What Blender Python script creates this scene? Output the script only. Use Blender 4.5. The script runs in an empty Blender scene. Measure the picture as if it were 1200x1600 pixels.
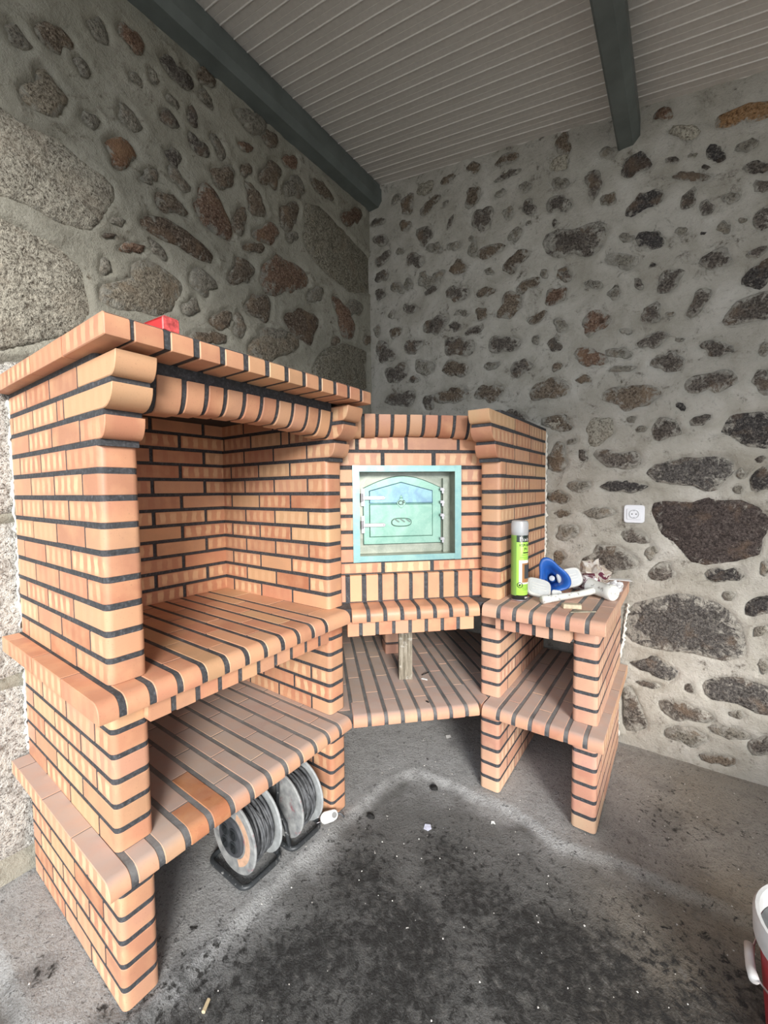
import bpy, math, random
import numpy as np
from mathutils import Matrix, Vector, noise

random.seed(7)
rng = np.random.default_rng(7)
scene = bpy.context.scene
COL = scene.collection
R = math.radians

# ------------------------------------------------------------------ camera
cam_data = bpy.data.cameras.new('camera')
cam = bpy.data.objects.new('camera', cam_data)
COL.objects.link(cam)
scene.camera = cam
cam_data.sensor_fit = 'VERTICAL'
cam_data.sensor_height = 36.0
cam_data.sensor_width = 27.0
cam_data.lens = 645.86 / 1600 * 36
cam_data.clip_start = 0.02
_yaw, _pit, _rol = 0.62363, 0.05399, -0.00989
_fw = Vector((-math.sin(_yaw) * math.cos(_pit), math.cos(_yaw) * math.cos(_pit), -math.sin(_pit)))
_r = Vector((math.cos(_yaw), math.sin(_yaw), 0))
_up = _r.cross(_fw)
_r2 = _r * math.cos(_rol) + _up * math.sin(_rol)
_u2 = -_r * math.sin(_rol) + _up * math.cos(_rol)
cam.matrix_world = Matrix(((_r2.x, _u2.x, -_fw.x, 0), (_r2.y, _u2.y, -_fw.y, 0), (_r2.z, _u2.z, -_fw.z, 1.2977), (0, 0, 0, 1)))

# ------------------------------------------------------------------ light
world = bpy.data.worlds.new('overcast_sky')
scene.world = world
world.use_nodes = True
_bg = world.node_tree.nodes['Background']
_bg.inputs['Color'].default_value = (0.86, 0.93, 1.0, 1)
_bg.inputs['Strength'].default_value = 1.9

sun_data = bpy.data.lights.new('hazy_sun', 'SUN')
sun_data.energy = 3.9
sun_data.angle = R(20)
sun_data.color = (1.0, 0.95, 0.88)
sun = bpy.data.objects.new('hazy_sun', sun_data)
sun.rotation_euler = Vector((-0.72, 0.69, -0.36)).to_track_quat('-Z', 'Y').to_euler()
COL.objects.link(sun)

scene.view_settings.view_transform = 'Standard'
scene.view_settings.look = 'None'
scene.view_settings.gamma = 1.0
scene.view_settings.use_curve_mapping = False
scene.view_settings.exposure = 0.35

# ------------------------------------------------------------------ node helpers
class NT:
    def __init__(s, name, rough=0.7, metal=0.0):
        s.m = bpy.data.materials.new(name)
        s.m.use_nodes = True
        s.t = s.m.node_tree
        s.b = s.t.nodes['Principled BSDF']
        s.b.inputs['Roughness'].default_value = rough
        s.b.inputs['Metallic'].default_value = metal
    def n(s, kind, **kw):
        nd = s.t.nodes.new(kind)
        for k, v in kw.items():
            setattr(nd, k, v)
        return nd
    def l(s, a, b):
        s.t.links.new(a, b)
    def setin(s, sock, v):
        if isinstance(v, bpy.types.NodeSocket):
            s.l(v, sock)
        else:
            sock.default_value = v
    def obj(s):
        return s.n('ShaderNodeTexCoord').outputs['Object']
    def noise(s, vec, scale, detail=4, rough=0.55, dist=0.0, out='Fac'):
        nd = s.n('ShaderNodeTexNoise')
        nd.inputs['Scale'].default_value = scale
        nd.inputs['Detail'].default_value = detail
        nd.inputs['Roughness'].default_value = rough
        nd.inputs['Distortion'].default_value = dist
        s.l(vec, nd.inputs['Vector'])
        return nd.outputs[out]
    def ramp(s, fac, stops, mode='LINEAR'):
        nd = s.n('ShaderNodeValToRGB')
        nd.color_ramp.interpolation = mode
        e = nd.color_ramp.elements
        while len(e) < len(stops):
            e.new(0.5)
        for i, (p, c) in enumerate(stops):
            e[i].position = p
            e[i].color = (*c, 1) if not isinstance(c, (int, float)) else (c, c, c, 1)
        s.l(fac, nd.inputs['Fac'])
        return nd.outputs['Color']
    def mix(s, fac, a, b, mode='MIX'):
        nd = s.n('ShaderNodeMix', data_type='RGBA', blend_type=mode)
        s.setin(nd.inputs[0], fac)
        for sock, v in ((nd.inputs[6], a), (nd.inputs[7], b)):
            if isinstance(v, tuple) and len(v) == 3:
                v = (*v, 1)
            s.setin(sock, v)
        return nd.outputs[2]
    def math(s, op, a, b=0.0, c=None, clamp=False):
        nd = s.n('ShaderNodeMath', operation=op)
        nd.use_clamp = clamp
        s.setin(nd.inputs[0], a)
        s.setin(nd.inputs[1], b)
        if c is not None:
            s.setin(nd.inputs[2], c)
        return nd.outputs[0]
    def bump(s, height, strength=0.5, dist=0.002):
        nd = s.n('ShaderNodeBump')
        nd.inputs['Strength'].default_value = strength
        nd.inputs['Distance'].default_value = dist
        s.l(height, nd.inputs['Height'])
        s.l(nd.outputs['Normal'], s.b.inputs['Normal'])
    def col(s, v):
        s.setin(s.b.inputs['Base Color'], (*v, 1) if isinstance(v, tuple) and len(v) == 3 else v)
        return s.m

def simple(name, c, rough=0.6, metal=0.0, var=0.0, vscale=30.0, bump=0.0):
    k = NT(name, rough, metal)
    if var or bump:
        o = k.obj()
        f = k.noise(o, vscale, 4)
        k.col(k.ramp(f, [(0.3, tuple(x * (1 - var) for x in c)), (0.7, tuple(min(1, x * (1 + var)) for x in c))]))
        if bump:
            k.bump(f, bump)
    else:
        k.col(c)
    return k.m

def brick_material(name, dust, tint=(1, 1, 1), gloss=0.42):
    k = NT(name, gloss)
    o = k.obj()
    info = k.n('ShaderNodeObjectInfo')
    rnd = info.outputs['Random']
    T = lambda c: tuple(a * b for a, b in zip(c, tint))
    base = k.ramp(rnd, [(0.0, T((0.44, 0.185, 0.105))), (0.15, T((0.58, 0.27, 0.17))), (0.3, T((0.46, 0.225, 0.14))), (0.45, T((0.66, 0.355, 0.215))), (0.6, T((0.52, 0.235, 0.145))), (0.75, T((0.64, 0.41, 0.235))), (0.9, T((0.57, 0.29, 0.20))), (1.0, T((0.50, 0.30, 0.17)))])
    # offset the pattern for each brick
    off = k.n('ShaderNodeVectorMath', operation='ADD')
    k.l(o, off.inputs[0])
    sc = k.math('MULTIPLY', rnd, 37.0)
    cmb = k.n('ShaderNodeCombineXYZ')
    k.l(sc, cmb.inputs[0]); k.l(sc, cmb.inputs[1]); k.l(sc, cmb.inputs[2])
    k.l(cmb.outputs[0], off.inputs[1])
    ov = off.outputs[0]
    cloud = k.noise(ov, 14, 3, 0.5)
    base = k.mix(k.math('MULTIPLY', k.math('SUBTRACT', cloud, 0.42, clamp=True), 2.2, clamp=True), base, T((0.68, 0.38, 0.22)))
    # pale firing marks left by the perforations, spaced along the brick
    sep = k.n('ShaderNodeSeparateXYZ'); k.l(o, sep.inputs[0])
    wob = k.math('MULTIPLY', k.math('SUBTRACT', k.noise(ov, 22, 2), 0.5), 0.022)
    x = k.math('ADD', sep.outputs[0], wob)
    w = k.math('SINE', k.math('MULTIPLY', x, 2 * math.pi / 0.046))
    z2 = k.math('MULTIPLY', k.math('MULTIPLY', sep.outputs[2], sep.outputs[2]), 1 / 0.023 ** 2)
    w = k.math('MULTIPLY', k.math('MULTIPLY_ADD', w, 2.2, 0.35, clamp=True), k.math('SUBTRACT', 1.25, z2, clamp=True))
    strength = k.math('FRACT', k.math('MULTIPLY', rnd, 7.31))
    geo = k.n('ShaderNodeNewGeometry')
    tn = k.n('ShaderNodeVectorTransform', vector_type='NORMAL', convert_from='WORLD', convert_to='OBJECT')
    k.l(geo.outputs['Normal'], tn.inputs[0])
    sn = k.n('ShaderNodeSeparateXYZ'); k.l(tn.outputs[0], sn.inputs[0])
    side = k.math('MULTIPLY', k.math('ABSOLUTE', sn.outputs[1]), 1.0)
    amt = k.math('MULTIPLY', k.math('MULTIPLY', w, k.math('MULTIPLY', k.math('MULTIPLY_ADD', strength, 1.5, -0.15, clamp=True), 0.85)), k.math('POWER', side, 4.0))
    c = k.mix(amt, base, T((0.78, 0.54, 0.33)))
    speck = k.noise(ov, 260, 2, 0.5)
    c = k.mix(k.math('MULTIPLY', k.math('SUBTRACT', 0.36, speck, clamp=True), 3.0), c, (0.22, 0.12, 0.08))
    stain = k.noise(o, 9, 3, 0.6, 0.6)
    # dry mortar dust lying on the upper faces
    snw = k.n('ShaderNodeSeparateXYZ'); k.l(geo.outputs['Normal'], snw.inputs[0])
    up = k.math('POWER', k.math('MAXIMUM', snw.outputs[2], 0.0), 3.0)
    dn = k.math('MULTIPLY_ADD', stain, 0.8, dust)
    d = k.math('MULTIPLY', k.math('MULTIPLY_ADD', up, 0.9, 0.12), k.math('SUBTRACT', dn, 0.38, clamp=True), clamp=True)
    c = k.mix(d, c, (0.47, 0.405, 0.375))
    k.col(c)
    k.l(k.math('MULTIPLY_ADD', d, 0.5, k.math('MULTIPLY_ADD', cloud, 0.15, gloss - 0.05), clamp=True), k.b.inputs['Roughness'])
    k.bump(k.math('MULTIPLY_ADD', speck, 0.5, cloud), 0.18, 0.0012)
    return k.m

def mortar_material(name, dust=0.0):
    k = NT(name, 0.75)
    o = k.obj()
    a = k.noise(o, 120, 4, 0.7)
    b = k.noise(o, 14, 3, 0.6)
    c = k.ramp(a, [(0.25, (0.020, 0.021, 0.024)), (0.55, (0.052, 0.054, 0.061)), (0.8, (0.145, 0.152, 0.168))])
    geo = k.n('ShaderNodeNewGeometry')
    snw = k.n('ShaderNodeSeparateXYZ'); k.l(geo.outputs['Normal'], snw.inputs[0])
    up = k.math('MAXIMUM', snw.outputs[2], 0.0)
    d = k.math('MULTIPLY', k.math('MULTIPLY_ADD', up, 0.8, 0.15), k.math('MULTIPLY_ADD', b, 0.9, dust - 0.4, clamp=True), clamp=True)
    k.col(k.mix(d, c, (0.33, 0.32, 0.31)))
    k.bump(a, 0.6, 0.002)
    return k.m

def wall_mortar(name, c1, c2, c3, stone):
    k = NT(name, 0.92)
    o = k.obj()
    a = k.noise(o, 5.5, 6, 0.62, 0.5)
    b = k.noise(o, 50, 6, 0.7)
    f = k.noise(o, 220, 3, 0.65)
    c = k.ramp(a, [(0.3, c1), (0.5, c2), (0.72, c3)])
    # half buried small stones grin through the mortar
    p = k.math('MULTIPLY', k.math('SUBTRACT', k.noise(o, 12, 8, 0.74, 0.8), 0.54), 9.0, clamp=True)
    sc = k.mix(k.math('MULTIPLY', k.math('SUBTRACT', f, 0.46), 9.0, clamp=True), tuple(x * 0.4 for x in stone), stone)
    c = k.mix(k.math('MULTIPLY', p, k.math('MULTIPLY', k.math('SUBTRACT', b, 0.40), 5.0, clamp=True)), c, sc)
    c = k.mix(k.math('MULTIPLY', k.math('SUBTRACT', 0.43, b, clamp=True), 3.2, clamp=True), c, tuple(x * 0.42 for x in c1))
    c = k.mix(k.math('MULTIPLY', k.math('SUBTRACT', f, 0.6, clamp=True), 2.5, clamp=True), c, tuple(min(1, x * 1.25) for x in c3))
    k.col(c)
    k.bump(k.math('ADD', k.math('MULTIPLY', b, 1.2), k.math('MULTIPLY', f, 0.35)), 0.9, 0.009)
    return k.m

def stone_material(name, mort, grain=0.5, smear=0.5):
    """rough stone: colour comes from the object colour, mortar is smeared over its rim"""
    k = NT(name, 0.85)
    o = k.obj()
    info = k.n('ShaderNodeObjectInfo')
    col = info.outputs['Color']
    off = k.n('ShaderNodeVectorMath', operation='ADD')
    k.l(o, off.inputs[0]); k.l(k.math('MULTIPLY', info.outputs['Random'], 40.0), off.inputs[1])
    o = off.outputs[0]
    g1 = k.noise(o, 105, 3, 0.7)
    g2 = k.noise(o, 260, 2, 0.6)
    mid = k.noise(o, 30, 5, 0.7, 0.6)
    big = k.noise(o, 9, 4, 0.6, 0.4)
    dark = k.mix(1.0, col, (0.22, 0.19, 0.17), 'MULTIPLY')
    pale = k.mix(0.6, col, (0.66, 0.60, 0.50))
    gs = k.math('ADD', k.math('MULTIPLY', g2, 0.35), k.math('MULTIPLY', g1, 0.65))
    c = k.mix(k.math('MULTIPLY', k.math('SUBTRACT', 0.50, gs), 9.0, clamp=True), col, dark)
    c = k.mix(k.math('MULTIPLY', k.math('MULTIPLY', k.math('SUBTRACT', gs, 0.52), 8.0, clamp=True), grain), c, pale)
    c = k.mix(k.math('MULTIPLY', k.math('SUBTRACT', 0.50, mid, clamp=True), 4.0, clamp=True), c, dark)
    c = k.mix(k.math('MULTIPLY', k.math('SUBTRACT', big, 0.52, clamp=True), 4.0 * (1 if grain < .9 else .4), clamp=True), c, k.mix(0.5, col, (0.30, 0.19, 0.11)))
    at = k.n('ShaderNodeAttribute', attribute_name='rim')
    sm = k.noise(o, 24, 8, 0.78, 0.6)
    e = k.math('MULTIPLY_ADD', k.math('SUBTRACT', sm, 0.5), 2.8, k.math('MULTIPLY', k.math('POWER', at.outputs['Fac'], 1.7), 0.62))
    e = k.math('SUBTRACT', e, k.math('MULTIPLY_ADD', info.outputs['Alpha'], 0.30, 0.42 - smear * 0.30))
    e = k.math('MULTIPLY', e, 4.5, clamp=True)
    mm = k.ramp(k.noise(o, 40, 4), [(0.35, tuple(x * 0.62 for x in mort)), (0.65, mort)])
    k.col(k.mix(e, c, mm))
    k.bump(k.math('ADD', k.math('MULTIPLY', gs, 0.8), k.math('MULTIPLY', mid, 1.8)), 1.0, 0.011)
    return k.m

M = {}
M['brick'] = brick_material('terracotta_brick', 0.0)
M['brick_inner'] = brick_material('terracotta_brick_inner', -0.1, (1.0, 0.97, 0.93))
M['brick_dusty'] = brick_material('terracotta_brick_dusty', 0.72, (0.98, 0.98, 0.98), 0.6)
M['brick_worn'] = brick_material('terracotta_brick_worn', 0.34, (1.0, 1.05, 1.2), 0.5)
M['brick_wet'] = brick_material('terracotta_brick_wiped', 0.05, (0.95, 0.9, 0.8), 0.25)
M['joint'] = mortar_material('charcoal_mortar')
M['joint_dusty'] = mortar_material('charcoal_mortar_dusty', 0.45)
MORT_R = (0.46, 0.435, 0.385)
MORT_L = (0.36, 0.34, 0.29)
M['mortar_right'] = wall_mortar('lime_mortar', (0.35, 0.325, 0.275), (0.46, 0.435, 0.385), (0.57, 0.545, 0.50), (0.17, 0.145, 0.115))
M['mortar_left'] = wall_mortar('sand_mortar', (0.28, 0.265, 0.22), (0.35, 0.335, 0.28), (0.42, 0.40, 0.345), (0.17, 0.14, 0.10))
M['stone'] = stone_material('rubble_stone', MORT_R, 0.5, 0.85)
M['stone_left'] = stone_material('rubble_stone_warm', MORT_L, 0.75, 0.5)
M['granite'] = stone_material('speckled_granite', MORT_L, 1.0, 0.0)
M['stone_bare'] = stone_material('bare_dark_stone', MORT_R, 0.25, 0.05)

# ------------------------------------------------------------------ mesh helpers
class MB:
    def __init__(s):
        s.v = []; s.f = []; s.mi = []
    def add(s, vs, fs, mat=0, mx=None):
        n = len(s.v)
        if mx is not None:
            vs = [tuple(mx @ Vector(p)) for p in vs]
        s.v += [tuple(p) for p in vs]
        s.f += [tuple(n + i for i in f) for f in fs]
        s.mi += [mat] * len(fs)
        return s
    def box(s, a, b, mat=0, mx=None):
        x0, y0, z0 = a; x1, y1, z1 = b
        return s.add([(x0, y0, z0), (x1, y0, z0), (x1, y1, z0), (x0, y1, z0), (x0, y0, z1), (x1, y0, z1), (x1, y1, z1), (x0, y1, z1)],
                     [(0, 3, 2, 1), (4, 5, 6, 7), (0, 1, 5, 4), (1, 2, 6, 5), (2, 3, 7, 6), (3, 0, 4, 7)], mat, mx)
    def prism(s, poly, h, c=0.0, mat=0, mx=None, z0=0.0):
        """poly (counter-clockwise) in xy, extruded along z, with chamfered end edges"""
        n = len(poly)
        def ring(z, ins):
            if ins <= 0:
                return [(x, y, z) for x, y in poly]
            out = []
            for i in range(n):
                p0 = Vector(poly[i - 1]); p1 = Vector(poly[i]); p2 = Vector(poly[(i + 1) % n])
                d1 = (p1 - p0); d2 = (p2 - p1)
                d1 = d1.normalized() if d1.length > 1e-9 else Vector((1, 0)); d2 = d2.normalized() if d2.length > 1e-9 else d1
                n1 = Vector((-d1.y, d1.x)); n2 = Vector((-d2.y, d2.x))
                m = n1 + n2
                m = m / max(0.25, 1 + n1.dot(n2))
                q = p1 + m * ins
                out.append((q.x, q.y, z))
            return out
        rings = [ring(z0, 0), ring(z0 + h, 0)] if c <= 0 else [ring(z0, c), ring(z0 + c, 0), ring(z0 + h - c, 0), ring(z0 + h, c)]
        vs = [p for r in rings for p in r]
        fs = [tuple(reversed(range(n))), tuple(range((len(rings) - 1) * n, len(rings) * n))]
        for r in range(len(rings) - 1):
            for i in range(n):
                j = (i + 1) % n
                fs.append((r * n + i, r * n + j, (r + 1) * n + j, (r + 1) * n + i))
        return s.add(vs, fs, mat, mx)
    def tube(s, pts, rad, seg=8, mat=0, mx=None, closed=False, cap=True):
        pts = [Vector(p) for p in pts]
        n = len(pts)
        rad = rad if isinstance(rad, (list, tuple)) else [rad] * n
        vs = []; fs = []
        t0 = (pts[1] - pts[0]).normalized()
        nrm = t0.orthogonal().normalized()
        for i, p in enumerate(pts):
            if closed:
                t = (pts[(i + 1) % n] - pts[i - 1]).normalized()
            else:
                t = (pts[min(i + 1, n - 1)] - pts[max(i - 1, 0)]).normalized()
            nrm = (nrm - t * nrm.dot(t))
            nrm = nrm.normalized() if nrm.length > 1e-6 else t.orthogonal().normalized()
            bn = t.cross(nrm)
            for k in range(seg):
                a = 2 * math.pi * k / seg
                vs.append(tuple(p + (nrm * math.cos(a) + bn * math.sin(a)) * rad[i]))
        m = n if closed else n - 1
        for i in range(m):
            j = (i + 1) % n
            for k in range(seg):
                l = (k + 1) % seg
                fs.append((i * seg + k, i * seg + l, j * seg + l, j * seg + k))
        if cap and not closed:
            fs.append(tuple(reversed(range(seg))))
            fs.append(tuple(range((n - 1) * seg, n * seg)))
        return s.add(vs, fs, mat, mx)
    def lathe(s, prof, seg=32, mat=0, mx=None, cap=True):
        """prof: (radius, z) from bottom to top"""
        vs = []; fs = []
        for r, z in prof:
            for k in range(seg):
                a = 2 * math.pi * k / seg
                vs.append((r * math.cos(a), r * math.sin(a), z))
        for i in range(len(prof) - 1):
            for k in range(seg):
                l = (k + 1) % seg
                fs.append((i * seg + k, i * seg + l, (i + 1) * seg + l, (i + 1) * seg + k))
        if cap:
            fs.append(tuple(reversed(range(seg))))
            fs.append(tuple(range((len(prof) - 1) * seg, len(prof) * seg)))
        return s.add(vs, fs, mat, mx)
    def mesh(s, name, mats, smooth=False):
        me = bpy.data.meshes.new(name)
        me.from_pydata(s.v, [], s.f)
        for m in (mats if isinstance(mats, (list, tuple)) else [mats]):
            me.materials.append(m)
        if any(s.mi):
            me.polygons.foreach_set('material_index', s.mi)
        if smooth:
            me.shade_smooth()
            if smooth is not True:
                me.set_sharp_from_angle(angle=R(smooth))
        me.update()
        return me
    def obj(s, name, mats, parent=None, mx=None, smooth=False):
        return link(name, s.mesh(name, mats, smooth), parent, mx)

def link(name, me, parent=None, mx=None):
    o = bpy.data.objects.new(name, me)
    COL.objects.link(o)
    if parent is not None:
        o.parent = parent
    if mx is not None:
        o.matrix_local = mx
    return o

def tag(o, label=None, cat=None, group=None, kind=None):
    if label: o['label'] = label
    if cat: o['category'] = cat
    if group: o['group'] = group
    if kind: o['kind'] = kind
    return o

def empty(name, loc, rz=0.0):
    o = bpy.data.objects.new(name, None)
    o.empty_display_size = 0.05
    COL.objects.link(o)
    o.matrix_local = Matrix.Translation(loc) @ Matrix.Rotation(rz, 4, 'Z')
    return o

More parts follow.
